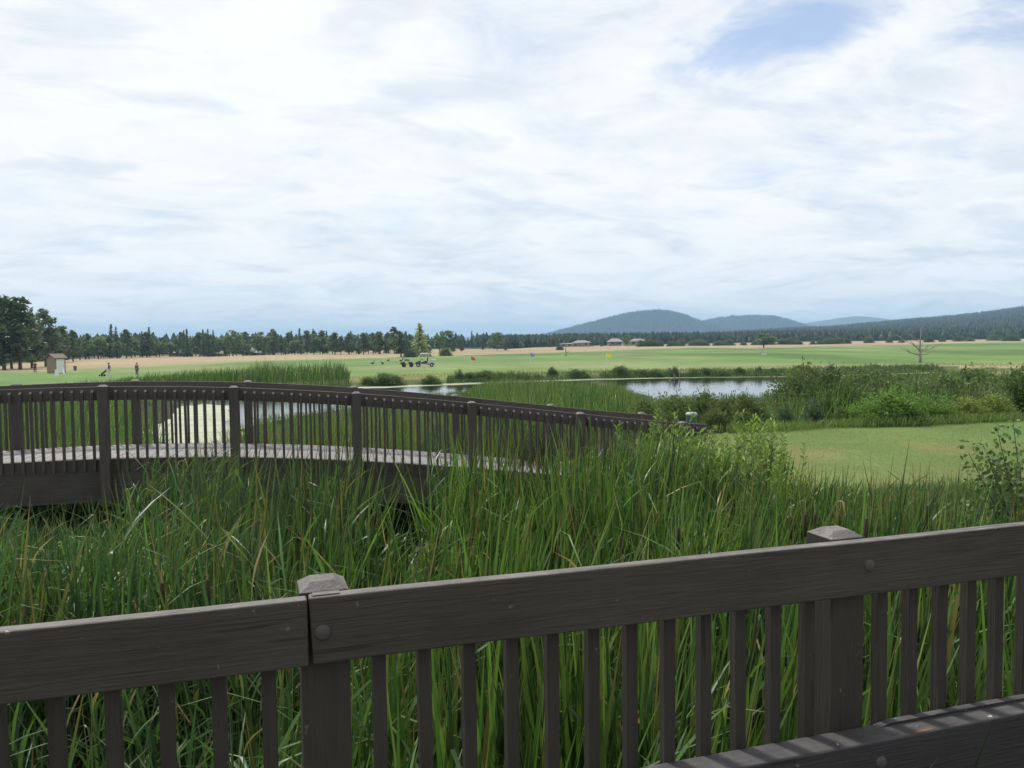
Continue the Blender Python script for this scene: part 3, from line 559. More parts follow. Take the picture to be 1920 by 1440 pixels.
# far bank
g = np.random.default_rng(25); parts = []
def along(g, n, a, b, lo, hi):
    sh = np.array(shore); seg = np.concatenate([[0], np.cumsum(np.hypot(*np.diff(sh, axis=0).T))]); 
    s_ = g.uniform(a, b, n) * seg[-1]; x = np.interp(s_, seg, sh[:, 0]); y = np.interp(s_, seg, sh[:, 1]); return x, y + g.uniform(lo, hi, n)
x, y = scatter(g, 16000, -320, 655, 76, 92); k = (sdist(POND, x, y) > -.3) & (sdist(POND, x, y) < 9 + 5 * fbm(x * .1, y * .1, 5)) & (y > 70 + .1 * np.abs(x)); x = x[k]; y = y[k]; u = uof(x, y)
hm = np.interp(u, [-300, 60, 200, 330, 440, 520, 640, 660], [.8, .8, 1.0, 1.35, 1.9, 2.0, 2.2, .9]) * (.42 + 1.0 * fbm(x * .3, y * .3, 83))
c_ = pick(g, len(x), CAT + [(.24, .20, .09)], CATP + [np.float64(.8)], .4) * .62
parts.append(blades('', np.stack([x, y, gz(x, y)], 1), hm * g.uniform(.7, 1.15, len(x)), g.uniform(.03, .06, len(x)), g, c_, .10, .15, 3, (.05, 0)))
x, y = along(g, 12000, .22, 1., -.6, 5.5); k = sdist(POND, x, y) > -.4; x = x[k]; y = y[k]
parts.append(blades('', np.stack([x, y, gz(x, y)], 1), g.uniform(.12, .42, len(x)) * (.5 + fbm(x * .25, y * .25, 84)), g.uniform(.03, .06, len(x)), g, pick(g, len(x), CAT, CATP), .15, .25, 3))
x, y = along(g, 9000, .22, 1., -.5, 2.4); k = (sdist(POND, x, y) > -.5) & (fbm(x * .22, y * .22, 88) > .36); x = x[k]; y = y[k]
parts.append(blades('', np.stack([x, y, gz(x, y)], 1), g.uniform(.25, .8, len(x)) * (.4 + fbm(x * .3, y * .3, 86)), g.uniform(.04, .08, len(x)), g, pick(g, len(x), [(.06, .10, .035), (.08, .13, .04), (.05, .08, .03)], [1, 1, 1]), .2, .3, 3))
mass('bank_reeds', parts, 'band of green reeds along the far bank of the pond', mat='reed_far')
g = np.random.default_rng(26); x, y = scatter(g, 26000, -100, 2050, 90, 118); sp = sdist(POND, x, y); k = (sp > 3.5) & (sp < 9 + 10 * fbm(x * .08, y * .08, 85)); x = x[k]; y = y[k]
c_ = pick(g, len(x), [(.36, .28, .15), (.30, .22, .11), (.16, .17, .06), (.11, .15, .05)], [3, 2, 2, 2])
p1 = blades('', np.stack([x, y, gz(x, y)], 1), g.uniform(.08, .28, len(x)), g.uniform(.03, .06, len(x)), g, c_, .2, .3, 2)
x, y = scatter(g, 16000, -250, 700, 120, 230); u = uof(x, y); fd = np.interp(u, FAIR_U, FAIR_D); td = np.interp(u, TREE_U, TREE_D); k = (y > fd * 1.01) & (y < td * 1.02); x = x[k]; y = y[k]
p2 = blades('', np.stack([x, y, gz(x, y)], 1), g.uniform(.15, .4, len(x)), g.uniform(.05, .12, len(x)), g, pick(g, len(x), [(.29, .215, .125), (.26, .19, .11), (.33, .27, .16), (.18, .17, .08)], [3, 3, 2, .7]), .2, .3, 2)
mass('tan_meadow_grass', [p1], 'tall dry tan grass bordering the mown fairways', 'grass', mat='reed_far')

# ------------------------------------------------------------------ shrubs (things)
def shrub_proto(kind, seed):
    g = np.random.default_rng(seed); st = MB(); C = []; D_ = []; 
    if kind == 'shoot':          # upright willow shoots with lance leaves, unit height 1
        for i in range(16):
            a = g.uniform(0, 6.28); r = g.uniform(0, .26); L = g.uniform(.6, 1.); ln = g.uniform(.05, .22); b0 = np.array([math.cos(a) * r, math.sin(a) * r, 0]); tip = b0 + np.array([math.cos(a) * ln * L, math.sin(a) * ln * L, L])
            st.tube([b0 - [0, 0, .02], (b0 + tip) / 2 + [0, 0, .03], tip], [.006, .004, .0012], 5, False)
            for t_ in np.linspace(.2, 1, 46):
                C.append(b0 + (tip - b0) * t_); f = g.uniform(0, 6.28); D_.append((math.cos(f) * .75, math.sin(f) * .75, g.uniform(.3, 1.0)))
        Ls, Ws = .085, .0105
    elif kind == 'bushy':        # rounded willow mass, fine leaves
        for i in range(150):
            d = g.normal(size=3); d[2] = abs(d[2]); d /= np.linalg.norm(d); rr_ = g.uniform(.35, 1.) ** .6; e = d * rr_ * [.62, .62, .95] * g.uniform(.8, 1.08)
            if i % 4 == 0: st.tube([(d[0] * .05, d[1] * .05, -.03), tuple(e * [.5, .5, .65]), tuple(e)], [.010, .006, .002], 5, False)
            for q in range(40): C.append(e + g.normal(size=3) * .08); D_.append(tuple(g.normal(size=3) * .7 + d * .8 + [0, 0, .3]))
        Ls, Ws = .085, .017
    elif kind == 'sap':
        for i in range(40):
            a = g.uniform(0, 6.28); r = g.uniform(0, .1); e = np.array([math.cos(a) * g.uniform(.06, .34), math.sin(a) * g.uniform(.06, .34), g.uniform(.35, 1.)])
            st.tube([(math.cos(a) * r * .4, math.sin(a) * r * .4, -.03), tuple(e * [.45, .45, .6]), tuple(e)], [.007, .004, .0012], 5, False)
            for q in range(130): C.append(e * [(t_ := g.uniform(.35, 1.04)), t_, t_] + g.normal(size=3) * .022); D_.append(tuple(g.normal(size=3)))
        Ls, Ws = .026, .0105
    elif kind == 'broad':        # broad round leaves
        for i in range(46):
            d = g.normal(size=3); d[2] = abs(d[2]) * 1.2; d /= np.linalg.norm(d); e = d * g.uniform(.45, 1.) * [.5, .5, .95]
            st.tube([(d[0] * .04, d[1] * .04, -.03), tuple(e * [.4, .4, .6]), tuple(e)], [.010, .006, .002], 5, False)
            for q in range(70): C.append(e * g.uniform(.55, 1.06) + g.normal(size=3) * .045); D_.append(tuple(g.normal(size=3)))
        Ls, Ws = .050, .019
    C = np.array(C); D_ = np.array(D_); C[:, 2] = np.maximum(C[:, 2], .02); D_ /= np.linalg.norm(D_, axis=1, keepdims=True); N = len(C)
    L = Ls * g.uniform(.6, 1.25, N)[:, None]; sd = np.cross(D_, g.normal(size=(N, 3))); sd /= np.linalg.norm(sd, axis=1, keepdims=True) + 1e-9; W_ = Ws * g.uniform(.7, 1.2, N)[:, None]
    nrm = np.cross(D_, sd); V = np.stack([C, C + D_ * L * .45 + sd * W_ - nrm * L * .05, C + D_ * L - [0, 0, .15] * L, C + D_ * L * .45 - sd * W_ - nrm * L * .05], 1).reshape(-1, 3)
    return st.mesh('stems', True), V, np.arange(4 * N).reshape(N, 4), N, g
SP = {}
PALS = {'lance': ([(.13, .20, .055), (.17, .245, .07), (.09, .145, .042)], [3, 3, 2]), 'sage': ([(.085, .115, .05), (.115, .145, .065), (.065, .09, .04)], [3, 2, 2]), 'glauc': ([(.06, .10, .055), (.08, .13, .07), (.045, .075, .04)], [3, 2, 2]), 'sap': ([(.08, .125, .05), (.11, .16, .06), (.06, .09, .04)], [3, 2, 2]), 'bright': ([(.095, .165, .042), (.13, .205, .055), (.065, .11, .034)], [3, 3, 2]), 'yellow': ([(.13, .165, .052), (.16, .195, .062), (.085, .115, .038)], [3, 3, 2]), 'dark': ([(.055, .09, .032), (.075, .115, .04), (.04, .065, .026)], [3, 2, 2])}
for key, kind, seed, pal in (('lance0', 'shoot', 1, 'lance'), ('lance1', 'shoot', 2, 'lance'), ('lance2', 'shoot', 3, 'lance'), ('sage0', 'bushy', 4, 'sage'), ('sage1', 'bushy', 5, 'sage'), ('dark0', 'bushy', 6, 'dark'), ('dark1', 'bushy', 7, 'dark'), ('glauc0', 'broad', 8, 'glauc'), ('glauc1', 'sap', 9, 'sap'), ('bright0', 'bushy', 10, 'bright'), ('bright1', 'bushy', 11, 'bright'), ('yellow0', 'bushy', 12, 'yellow')):
    sm, V, Fq, N, g = shrub_proto(kind, 300 + seed); SP[key] = (sm, np_mesh('foliage', V, Fq, np.repeat(pick(g, N, *PALS[pal], .3), 4, 0)))
def shrub(name, x, y, h, wid, key, label, cat='shrub', group=None, dz=0.):
    z = float(gz(x, y)) + dz; e = empty(name, (x, y, z), random.uniform(0, 6.28), label, cat, group); e.scale = (h * wid, h * wid, h)
    link('stems', SP[key][0], M['bark'] if 'lance' not in key else M['stalk'], e); link('foliage', SP[key][1], M['leaf'], e); return e
def shtop(u, vt, Y): X = Xof(u, Y); return X, Y, float(atY(u, vt, Y)[2] - gz(X, Y))
GW = 'upright willow shoots at the foot of the bridge'
for i, (u, vt, Y, wd) in enumerate(((1190, 795, 12.2, .9), (1228, 775, 12.0, .9), (1262, 788, 11.2, .9), (1300, 800, 12.2, .9), (1335, 805, 11.6, 1.), (1372, 800, 12.0, 1.), (1412, 782, 11.5, 1.), (1448, 775, 11.9, .9), (1150, 845, 10.9, 1.), (1310, 850, 10.6, 1.1), (1400, 840, 10.4, 1.1), (1240, 835, 10.8, 1.), (1350, 825, 10.9, 1.), (1450, 830, 10.7, 1.))):
    X, Y, h = shtop(u, vt, Y); shrub('willow_shrub', X, Y, h, wd * .85, 'lance%d' % (i % 3), 'light green willow shoots with narrow leaves at the end of the footbridge', 'shrub', GW)
for i, (u, vt, Y, wd) in enumerate(((1215, 745, 21, .8), (1262, 738, 22.5, .9), (1315, 735, 23.5, .9), (1365, 740, 24, .9), (1405, 738, 23, .9), (1340, 765, 21.5, 1.), (1395, 770, 21.6, .9), (1250, 770, 20.3, .9))):
    X, Y, h = shtop(u, vt, Y); shrub('willow_bush', X, Y, h, wd, 'sage%d' % (i % 2), 'grey green willow bush between the green bin and the pond', 'shrub', 'grey green willow bushes by the pond')
X, Y, h = shtop(1530, 738, 23.3); shrub('leafy_bush', X, Y, h, .9, 'glauc0', 'dark bluish leafy bush on the far edge of the lawn', 'shrub')
X, Y, h = shtop(1475, 750, 23.6); shrub('leafy_bush', X, Y, h, .9, 'glauc0', 'lower leafy bush tucked between the willow bushes and the bluish bush', 'shrub')
for i, (u, vt, Y, wd) in enumerate(((1500, 690, 38, .9), (1560, 700, 33, 1.), (1620, 695, 36, 1.), (1690, 700, 34, 1.), (1750, 705, 30, 1.1), (1820, 700, 33, 1.), (1880, 705, 30, 1.1), (1930, 690, 27, 1.), (1650, 712, 29, 1.), (1590, 722, 27.5, .9), (1860, 728, 26, .9), (1780, 730, 27, 1.), (1960, 700, 33, 1.2))):
    X, Y, h = shtop(u, vt - 4, Y); shrub('willow_bush', X, Y, h, wd, ('sage0', 'dark0', 'sage1', 'dark1')[i % 4], 'tangled wild bush in the thicket behind the bright domed bushes', 'shrub', 'thicket behind the lawn')
X, Y, h = shtop(1940, 780, 9.6); shrub('poplar_sapling', X, Y, h, 1.05, 'glauc1', 'leafy sapling with rounded dark leaves on the bank below the lawn', 'sapling')
GB = 'rounded willows along the far pond bank'
for i, (u, vt, Y, wd) in enumerate(((808, 706, 88.5, 1.1), (862, 696, 92, 1.1), (905, 692, 93.5, 1.), (880, 700, 92.5, 1.), (975, 700, 94.5, 1.2), (1036, 690, 97, .9), (1078, 694, 97, 1.3), (1098, 698, 97, 1.), (1163, 689, 98, .9), (1205, 692, 98, 1.2), (1228, 700, 98, 1.), (1266, 690, 98, 1.1), (1300, 691, 98, 1.), (1325, 692, 98, 1.1), (1352, 698, 98, 1.2), (1388, 690, 98, 1.), (1425, 693, 98.5, 1.), (1450, 694, 98.5, 1.1), (725, 703, 87.5, 1.), (690, 705, 87, 1.2), (1500, 694, 99, 1.2), (1560, 690, 100, 1.3), (1640, 694, 103, 1.2))):
    Y -= 1.2; X, Y, h = shtop(u, vt, Y); shrub('bank_willow', X, Y, max(h, .6) * (1.1, 1.45, .85, 1.3, .95)[i % 5] + .2, wd * (1.5, 1.1, 2.2, 1.3)[i % 4], ('dark0', 'glauc0', 'sage0', 'dark1', 'sage1')[i % 5], 'rounded green willow on the far bank of the pond', 'shrub', GB, -.2)
for i, (u, vb, vt, wd, key, lab) in enumerate(((770, 669, 655, 1.4, 'sage0', 'grey green bush at the foot of the pale spire tree'), (835, 667, 651, 1.2, 'sage1', 'round grey green bush beside the tan mound on the range'), (1896, 640, 627, 2., 'dark0', 'wide flat topped bush in front of the slope forest'), (1050, 655, 648, 1.5, 'dark1', 'low dark bush at the corner of the first pale house'))):
    p = atz(u, vb, 0); q = atY(u, vt, p[1]); shrub('meadow_bush', p[0], p[1], q[2] - float(gz(p[0], p[1])), wd, key, lab)
rb = random.Random(9)
for i in range(46):
    u = rb.uniform(1200, 1900); vb = np.interp(u, [1200, 1440, 1700, 1900], [650.5, 647.0, 642.6, 639.0]); p = atz(u, vb, 0); h = rb.uniform(1.8, 4.2)
    shrub('meadow_bush', p[0], p[1], h, rb.uniform(1., 1.7), rb.choice(('sage0', 'dark1', 'sage1')), 'small pale scrub bush along the foot of the slope forest', 'shrub', 'scrub along the foot of the slope forest')
# rounded bright bushes on the far lawn edge
for u, vt, Y, wd, key, lab in ((1672, 722, 22.4, 1.15, 'bright0', 'tallest bright green domed bush at the lawn edge'), (1622, 748, 22.2, 1.2, 'bright1', 'lower bright bush against the bluish leafy bush'), (1752, 740, 22.9, 1.3, 'bright1', 'bright bush next to the tallest domed bush'), (1812, 742, 23.3, 1.3, 'yellow0', 'yellow green bush farther along the lawn edge'), (1862, 736, 23.7, 1.2, 'yellow0', 'last yellow green bush under the thicket'), (1585, 764, 22.6, 1.3, 'sage0', 'small dull bush at the foot of the bluish leafy bush'), (1712, 760, 22.2, 1.2, 'bright0', 'small bright bush filling the gap beside the tallest domed bush')):
    X, Y, h = shtop(u, vt, Y); shrub('domed_bush', X, Y, h, wd, key, lab)
g = np.random.default_rng(27); parts = []
for u, Y, n in ((1600, 21.7, 500), (1680, 21.8, 900), (1750, 22.2, 800), (1820, 22.6, 800), (1880, 22.9, 600), (1480, 21.4, 500), (1420, 20.9, 500)):
    X = Xof(u, Y); x = X + g.normal(0, .6, n); y = Y + g.normal(0, .18, n); parts.append(blades('', np.stack([x, y, gz(x, y)], 1), g.uniform(.1, .32, n), g.uniform(.008, .016, n), g, pick(g, n, [(.14, .23, .06), (.18, .26, .07), (.25, .23, .11)], [3, 2, 1]), .2, .35, 4))
mass('lawn_edge_grass', parts, 'tufts of long grass along the far edge of the lawn', 'grass')

# cattail spikes, each a plant of its own
sp_m = MB().tube([(0, 0, -.09), (0, 0, -.085), (0, 0, 0), (0, 0, .085), (0, 0, .09)], [.005, .013, .0155, .0125, .005], 8).mesh('seed_spike', True)
for i, (u, v, Y) in enumerate(((305, 1118, 5.6), (390, 1112, 5.6), (1095, 952, 9.0), (1120, 945, 9.4), (1046, 1045, 6.8), (1015, 960, 9.2), (830, 895, 10.2), (853, 905, 10.1), (1165, 1020, 7.2), (1272, 1010, 7.0), (1483, 990, 6.9), (1510, 985, 6.7), (1528, 985, 6.9), (1624, 995, 6.4), (700, 985, 8.6), (560, 1000, 8.4), (885, 1245, 4.1), (880, 930, 9.3), (1200, 930, 9.3), (1345, 1000, 7.4), (1740, 970, 6.6))):
    p = atY(u, v, Y * .93); z = float(gz(p[0], p[1])); e = empty('cattail', (p[0], p[1], z), 0, 'single brown cattail seed spike on its stalk standing among the reeds', 'cattail', 'brown cattail spikes in the reed bed')
    L = p[2] - z; lx = random.uniform(-.05, .05); MB().tube([(-lx, 0, -.05), (-lx * .3, 0, L * .6), (0, 0, L), (lx * .1, 0, L + .2)], [.006, .005, .004, .0015], 6).build('stalk', M['stalk'], e, smooth=True)
    link('seed_spike', sp_m, M['spike'], e, (0, 0, L), (0, lx * .4, 0))

# ------------------------------------------------------------------ near railing
RZ = 3.31; BED = 2.29
rail_e = empty('wooden_railing', (FA[0], FA[1], BED), FTH, 'dark brown timber railing with square balusters beside the viewpoint', 'railing')
lz = RZ - BED
def board(x0, x1, y0, y1, z0, z1, skew=0., bev=.006, nx=14):
    """a plank along x, subdivided and very slightly uneven"""
    bm = bmesh.new(); bmesh.ops.create_cube(bm, size=1.); bmesh.ops.subdivide_edges(bm, edges=[e for e in bm.edges if abs(e.verts[0].co.x - e.verts[1].co.x) > .5], cuts=nx)
    for v in bm.verts: 
        xx = x0 + (v.co.x + .5) * (x1 - x0); v.co = (xx + (skew * (.5 - v.co.z) if v.co.x < -.49 else 0), y0 + (v.co.y + .5) * (y1 - y0) + .0015 * math.sin(xx * 3.1), z0 + (v.co.z + .5) * (z1 - z0) + .0012 * math.sin(xx * 5.3 + v.co.z))
    ed = [e for e in bm.edges if e.calc_face_angle(0) > 1.]; bmesh.ops.bevel(bm, geom=ed, offset=bev, segments=3, affect='EDGES', profile=.5)
    me = bpy.data.meshes.new('board'); bm.to_mesh(me); bm.free(); return me
def dome(r, hgt, n=14):
    mb = MB(); V = []; Fc = []; L = 5
    for i in range(L):
        t_ = i / (L - 1) * math.pi / 2; 
        for k in range(n): V.append((math.cos(k * 2 * math.pi / n) * r * math.cos(t_) if i < L - 1 else 0 + math.cos(k * 2 * math.pi / n) * .0006, -hgt * math.sin(t_), math.sin(k * 2 * math.pi / n) * r * max(math.cos(t_), .02)))
    Fc = [(i * n + k, i * n + (k + 1) % n, (i + 1) * n + (k + 1) % n, (i + 1) * n + k) for i in range(L - 1) for k in range(n)]
    return MB().raw(V, Fc).mesh('bolt', True)
bolt_m = dome(.023, .011); RT = .046; RH = .185
XJ = .0  # joint between the two rail boards
r1 = link('top_rail', board(-4.6, XJ - .003, 0, RT, lz - RH - .002, lz - .003), M['rail'], rail_e)
r2 = link('top_rail', board(XJ + .001, 3.62, .001, RT + .001, lz - RH, lz, .008), M['rail'], rail_e)
r3 = link('top_rail', board(3.624, 7.3, .001, RT + .001, lz - RH, lz), M['rail'], rail_e)
link('bolt', bolt_m, M['bolt'], r3, (3.68, .002, lz - .09)); link('bolt', bolt_m, M['bolt'], r2, (.036, .002, lz - .098)); link('bolt', bolt_m, M['bolt'], r2, (1.845, .002, lz - .085)); link('bolt', bolt_m, M['bolt'], r1, (-1.75, .002, lz - .09))
MB().box(.012, .085, .012, .04, lz - .001, lz + .004).build('splinter', M['rail'], r2)
def post_mesh(w_, z0, z1, ch, rise):
    h_ = w_ / 2; t_ = h_ - ch; V = [(sx * h_, sy * h_, z) for z in (z0, z1 - rise) for sx, sy in ((-1, -1), (1, -1), (1, 1), (-1, 1))] + [(sx * t_, sy * t_, z1) for sx, sy in ((-1, -1), (1, -1), (1, 1), (-1, 1))]
    return V
def solid_post(w_, z0, z1, ch, rise):
    V = post_mesh(w_, z0, z1, ch, rise); Fc = [(3, 2, 1, 0)] + [(i, (i + 1) % 4, 4 + (i + 1) % 4, 4 + i) for i in range(4)]
    body = MB().raw(V[:8], Fc + [(4, 5, 6, 7)]).mesh('post'); cap = MB().raw(V[4:], [(3, 2, 1, 0)] + [(i, (i + 1) % 4, 4 + (i + 1) % 4, 4 + i) for i in range(4)] + [(8 - 4 + 0, 5, 6, 7)]).mesh('post_cap', bevel=.0025); return body, cap
post_m, cap_m = solid_post(.133, -2.6, lz + .024, .033, .022)
PX = [.045 + BAY * k for k in range(-2, 5)]
def put_post(parent, x, y, z, body, cap, mat, hole=True):
    p_ = link('post', body, mat, parent, (x, y, z)); link('post_cap', cap, mat, p_); return p_
for x in PX: put_post(rail_e, x, RT + .0675, 0, post_m, cap_m, M['post'])
bal_m = MB().box(-.019, .019, -.019, .019, -.18, lz - .05).mesh('baluster', bevel=.002)
for k in range(-2, 4):
    for i in range(12):
        x = PX[k + 2] + .07 + (BAY - .14) * (i + .62) / 12.25
        link('baluster', bal_m, M['post'], rail_e, (x, RT + .021, 0), (0, random.uniform(-.004, .004), random.uniform(-.05, .05)))
bz = 2.648 - BED
bm_ = link('lower_beam', board(-4.6, 7.3, -.062, RT, bz - .24, bz, 0, .008), M['beam'], rail_e); 
link('bolt', bolt_m, M['bolt'], bm_, (1.845, -.0605, bz - .075)); link('bolt', bolt_m, M['bolt'], bm_, (.06, -.0605, bz - .075))
chip = MB(); chip.raw([(1.985, -.052, bz + .0012), (2.0, -.058, bz + .0005), (2.05, -.056, bz + .001), (2.085, -.050, bz + .0012), (2.06, -.044, bz + .0014), (2.02, -.043, bz + .0013)], [(0, 1, 2, 3, 4, 5)]); chip.build('wood_chip', M['rust'], bm_)
splm = MB().prism([(1.90, -.002), (1.95, .010), (2.4, .012), (3.2, .008), (3.5, -.002)], 0.014, .042); splm.build('raised_grain', M['beam'], bm_, (0, 0, bz))
# boardwalk deck under the viewpoint
dk = empty('boardwalk', (FA[0], FA[1], BED), FTH, 'plank boardwalk behind the near railing under the viewpoint', 'boardwalk')
pl_m = MB().box(-.068, .068, -2.2, .04, -.04, 0).mesh('plank', bevel=.004)
for i in range(-32, 52): link('plank', pl_m, M['deck'], dk, (i * .144, -.02, 0))
for y_ in (-2.0, -.9): MB().box(-4.6, 7.3, y_ - .05, y_ + .05, -.3, -.04).build('joist', M['girder'], dk)
fas = MB().box(-4.6, 7.3, RT + .002 - .05, RT - .001, -.45, -.045).build('fascia', M['girder'], dk)
for x in (-4.3, -2., .4, 2.9, 5.2, 7.): MB().tube([(x, -1.4, -2.6), (x, -1.4, -.3)], .1, 10).build('pile', M['girder'], dk)

# ------------------------------------------------------------------ footbridge
SS = np.array([-12, -9, -7, -5, -3, -1.3, 0, 1.75, 3.5, 5.25, 7.0, 8.75, 9.8]); ZZ = np.array([2.35, 2.78, 3.0, 3.2, 3.355, 3.43, 3.425, 3.375, 3.252, 3.056, 2.816, 2.63, 2.53])
pf = np.polyfit(SS[2:], ZZ[2:], 6)
def rz_(s_): return np.polyval(pf, s_)
RHT = 1.02
br = empty('footbridge', (BA[0], BA[1], 0), BTH, 'arched dark brown timber footbridge over the reeds', 'footbridge')
S0, S1 = -6.6, 9.35
def sweep(name, s0, s1, y0, y1, zt, zb, mat, parent, n=10):
    s_ = np.linspace(s0, s1, n + 1); z = rz_(s_); V = []; 
    for a, zc in zip(s_, z): V += [(a, y0, zc + zb), (a, y1, zc + zb), (a, y1, zc + zt), (a, y0, zc + zt)]
    Fc = [(4 * i + k, 4 * i + (k + 1) % 4, 4 * i + 4 + (k + 1) % 4, 4 * i + 4 + k) for i in range(n) for k in range(4)] + [(3, 2, 1, 0), (4 * n, 4 * n + 1, 4 * n + 2, 4 * n + 3)]
    return MB().raw(V, Fc).build(name, mat, parent)
PLW = .14
npl = int((S1 - S0) / (PLW + .006)); pmesh = MB().box(-PLW / 2, PLW / 2, 0, BW, -.04, 0).mesh('plank', bevel=.003)
for i in range(npl):
    s_ = S0 + (i + .5) * (PLW + .006); sl = (rz_(s_ + .05) - rz_(s_ - .05)) / .1
    link('plank', pmesh, M['deck'], br, (s_, 0, float(rz_(s_)) - RHT + random.uniform(-.002, .002)), (0, -math.atan(sl), 0))
for y0, y1 in ((-.06, -.002), (BW + .002, BW + .06)): sweep('girder', S0, S1 - .5, y0, y1, -RHT - .004, -RHT - .62, M['girder'], br, 30)
sweep('stringer', S0, S1 - .5, BW / 2 - .05, BW / 2 + .05, -RHT - .045, -RHT - .5, M['girder'], br, 30)
bpost, bcap = solid_post(.125, -RHT - .66, .030, .030, .024)
bbal = MB().raw([(-.0165, -.019, -RHT - .17), (.0165, -.019, -RHT - .17), (.0165, .019, -RHT - .17), (-.0165, .019, -RHT - .17), (-.0165, -.019, -.075), (.0165, -.019, -.075), (.0165, .019, -.045), (-.0165, .019, -.045)], [(3, 2, 1, 0), (4, 5, 6, 7), (0, 1, 5, 4), (1, 2, 6, 5), (2, 3, 7, 6), (3, 0, 4, 7)]).mesh('baluster')
for side in (0, 1):
    yr = (-.055, -.012) if side == 0 else (BW + .012, BW + .055); yb = -.082 if side == 0 else BW + .082; yp = -.13 if side == 0 else BW + .13
    sx = 0. if side == 0 else .02; send = 9.25 if side == 0 else 8.95
    for k in range(-4, 6):
        a, b_ = sx + k * BAY, min(sx + (k + 1) * BAY, send)
        if a < S0 - .3: continue
        if b_ > a + .05: sweep('top_rail', a + .002, b_ - .002, yr[0], yr[1], 0, -.19, M['brail'], br, 5)
        put_post(br, a, yp, float(rz_(a)), bpost, bcap, M['bpost'])
        for i in range(12):
            s_ = a + .07 + (BAY - .14) * (i + .62) / 12.25
            if s_ < send: link('baluster', bbal, M['bpost'], br, (s_, yb, float(rz_(s_))), (0, random.uniform(-.006, .006), 0 if side == 0 else math.pi))
for s_ in (-5.2, -1.6, 2.2, 5.6):
    for y_ in (.2, BW - .2):
        x_, yw = BA + BD * s_ + BN * y_; zg = float(gz(x_, yw)); MB().tube([(s_, y_, zg - .6), (s_, y_, float(rz_(s_)) - RHT - .5)], .11, 12).build('pile', M['girder'], br, smooth=True)

# ------------------------------------------------------------------ small things on the lawn and range
M['green'] = plain('green_plastic', (.045, .10, .075), .5); M['greentop'] = plain('pale_green_lid', (.30, .36, .33), .5)
M['white'] = plain('white_paint', (.72, .73, .72), .5, var=.05); M['black'] = plain('black_rubber', (.02, .02, .022), .7); M['dgrey'] = plain('dark_grey_plastic', (.05, .05, .055), .5)
M['lgrey'] = plain('light_grey_panel', (.50, .51, .52), .5); M['tanw'] = plain('tan_siding', (.27, .195, .15), .8, var=.2, scale=4); M['roof'] = plain('brown_shingle', (.15, .10, .085), .85, var=.3, scale=8)
M['glass'] = plain('dark_window', (.03, .04, .05), .1); M['hroof'] = plain('grey_brown_roof', (.225, .21, .20), .85, var=.2, scale=1.); M['hwall'] = plain('pale_house_siding', (.30, .27, .24), .85, var=.15, scale=.8); M['hwall2'] = plain('grey_house_siding', (.17, .16, .155), .85, var=.15, scale=.8)
M['red'] = plain('red_cloth', (.60, .10, .05), .8); M['yellow'] = plain('yellow_cloth', (.80, .72, .05), .8); M['blue'] = plain('blue_cloth', (.15, .25, .62), .8)
M['skin'] = plain('skin', (.42, .26, .19), .6); M['navy'] = plain('navy_cloth', (.03, .04, .08), .9); M['maroon'] = plain('maroon_cloth', (.10, .03, .03), .9); M['cream'] = plain('cream_cloth', (.55, .53, .48), .9); M['slate'] = plain('slate_cloth', (.10, .11, .14), .9); M['goose'] = plain('goose_feather', (.045, .038, .032), .8)
def base(u, v, z=0.): p = atz(u, v, z); return float(p[0]), float(p[1]), float(gz(p[0], p[1]))
# green bin beside the bridge end
X, Y = Xof(1297, 14.9), 14.9; e = empty('litter_bin', (X, Y, float(gz(X, Y))), .3, 'dark green bin with pale lid at the end of the footbridge', 'bin')
hb = 4 - (774 - 636) * Y / F - float(gz(X, Y))
mb = MB(); mb.tube([(0, 0, 0), (0, 0, .05), (0, 0, hb - .06), (0, 0, hb - .05)], [.08, .095, .098, .098], 18); mb.build('body', M['green'], e, smooth=False)
MB().tube([(0, 0, hb - .05), (0, 0, hb - .045), (0, 0, hb - .02), (0, 0, hb)], [.098, .106, .106, .088], 18).build('lid', M['greentop'], e)
for zf in (.35, .7): MB().tube([(0, 0, hb * zf - .012), (0, 0, hb * zf + .012)], .101, 18).build('band', M['green'], e)
# stakes in the pond
for u, v, hgt in ((1264, 712, .75), (1274, 713, .85), (1287, 712, .35)):
    p = atz(u, v, WATER); e = MB().tube([(0, 0, -1.2), (0, 0, hgt * .8), (.02, 0, hgt)], [.06, .055, .05], 7).build('pond_stake', M['dead'], None, (p[0], p[1], WATER)); meta(e, 'weathered stake standing in the pond by the far shore', 'stake', 'stakes standing in the pond')
p = atz(1258, 713, WATER); e = MB().tube([(-.45, 0, -.25), (0, .05, .1), (.5, .1, .32)], [.05, .05, .03], 7).build('driftwood_branch', M['dead'], None, (p[0], p[1], WATER)); meta(e, 'bleached branch leaning out of the pond beside the stakes', 'branch')
# flags
def flag(u, vb, vt, mat, label):
    x, y, z = base(u, vb); h = float(atY(u, vt, y)[2]) - z; e = empty('range_flag', (x, y, z), 0, label, 'flag')
    MB().tube([(0, 0, -.1), (0, 0, h)], [.035, .025], 6).build('pole', M['white'], e)
    V = []; n = 6
    for i in range(n + 1): t_ = i / n; V += [(t_ * .75, .07 * math.sin(t_ * 6), h - .02 - t_ * .28), (t_ * .75, .07 * math.sin(t_ * 6 + .4), h - .62 - t_ * .12)]
    V2 = [(a, b_ + .012, c) for a, b_, c in V]; m_ = len(V); Fc = [(2 * i, 2 * i + 1, 2 * i + 3, 2 * i + 2) for i in range(n)] + [(m_ + 2 * i + 2, m_ + 2 * i + 3, m_ + 2 * i + 1, m_ + 2 * i) for i in range(n)]
    MB().raw(V + V2, Fc).build('flag_cloth', mat, e, smooth=True)
